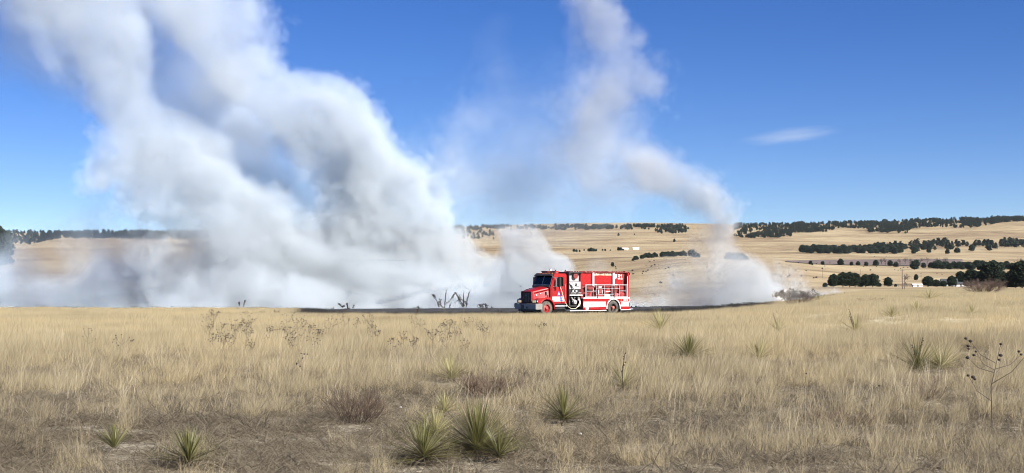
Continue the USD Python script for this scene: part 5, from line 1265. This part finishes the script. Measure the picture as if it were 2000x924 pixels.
# low bank along the fire line
smoke_strand('smoke', 'low bank of white smoke along the burning line left of the truck', 146,
    [(650, 800, 330, 1), (600, 830, 260, .95), (570, 850, 190, .8), (540, 860, 120, .5), (505, 850, 80, .0)],
    0.22, 1.15, soft=0.6, deep=0.3, warp=(3.0, 7.0), curl=(1.0, 2.6), seed=5, mottle=.7, layers=2)
smoke_strand('smoke', 'white puff of smoke rising just behind the cab of the fire truck', 135,
    [(640, 1010, 120, 1), (590, 1020, 100, 1), (550, 1040, 80, 1), (510, 1045, 60, .95), (480, 1022, 38, .8), (450, 1013, 30, .6), (425, 1012, 22, .0)],
    0.60, A, soft=0.45, deep=0.6, warp=(1.6, 5.0), curl=(.8, 1.7), seed=6, layers=2)
smoke_strand('smoke', 'small wisp of smoke above the roof of the fire truck', 140,
    [(600, 1170, 45, .6), (540, 1165, 36, .6), (515, 1160, 28, .5), (495, 1160, 22, .0)],
    0.28, 1.12, soft=0.8, deep=0.6, warp=(1.0, 5.0), curl=(.6, 1.8), seed=7, detail=1)
# right hand smoke
smoke_strand('smoke', 'low bank of bluish smoke behind the rear of the fire truck', 150,
    [(640, 1400, 220, 1), (600, 1405, 180, 1), (570, 1400, 150, .8), (545, 1390, 130, .5), (520, 1380, 100, .2), (500, 1380, 80, .0)],
    0.42, 1.12, tint=(.97, 1, 1.04), soft=0.6, deep=0.35, warp=(2.4, 6.0), curl=(1.0, 2.4), seed=8, mottle=.75, layers=2)
smoke_strand('smoke', 'dense cream puff of smoke at the right end of the fire line', 146,
    [(630, 1470, 105, 1), (600, 1475, 88, 1), (570, 1470, 68, .95), (540, 1450, 54, .8), (510, 1430, 42, .55), (480, 1412, 34, .25), (450, 1402, 30, .0)],
    0.62, 1.12, tint=(1.05, 1, .95), soft=0.6, deep=0.7, warp=(2.0, 5.0), curl=(.9, 1.9), seed=9, layers=2)
smoke_strand('smoke', 'narrow smoke column leaning left above the right end of the fire line', 150,
    [(550, 1440, 44, .0), (510, 1420, 44, .55), (475, 1402, 42, .8), (440, 1395, 46, .9), (400, 1368, 62, .9), (360, 1322, 82, .8), (320, 1285, 80, .5), (280, 1250, 70, .0)],
    0.52, 1.0, tint=(1.07, 1, .96), soft=0.7, deep=0.7, warp=(2.2, 5.0), curl=(.9, 1.9), seed=10, mottle=.7, layers=3)
smoke_strand('smoke', 'translucent grey smoke trail climbing to the top of the sky', 158,
    [(420, 1150, 150, .0), (370, 1190, 125, .35), (300, 1205, 100, .6), (240, 1190, 88, .75), (180, 1205, 84, .8), (120, 1215, 74, .8), (60, 1185, 60, .85), (0, 1160, 54, .9), (-110, 1080, 55, .7)],
    0.20, .98, tint=(1.08, 1, .93), soft=0.7, deep=0.7, warp=(2.8, 6.0), curl=(1.1, 2.3), seed=11, mottle=.8, layers=3)
smoke_strand('smoke', 'faint veil of old smoke in the sky above the truck', 166,
    [(470, 990, 160, .2), (400, 1010, 190, .7), (320, 1040, 190, .7), (240, 1030, 150, .6), (160, 1010, 110, .45), (90, 985, 60, .35), (30, 965, 40, .0)],
    0.11, 1.15, tint=(1.06, 1, .93), soft=0.9, deep=0.6, warp=(4.5, 9.0), curl=(1.1, 4.0), seed=12, detail=2, mottle=.85)
# ------------------------------------------------------------------ the air: far hills pale and turn blue
M['haze'] = usdkit.material(stage, '/World/Looks/haze', {'v': ('principled_volume', {'color': (.86, .93, 1.0), 'density': 0.6e-5, 'anisotropy': 0.0})}, volume='v.volume')
zt = float(max(GZ.max(), 60.0)) + 40.0
hzb = usdkit.mesh(stage, '/World/haze', box3((-14500, -14500, float(GZ.min()) - 1.5), (14500, 14500, zt)), M['haze'])
tag(hzb, 'pale air over the plain', kind='stuff')
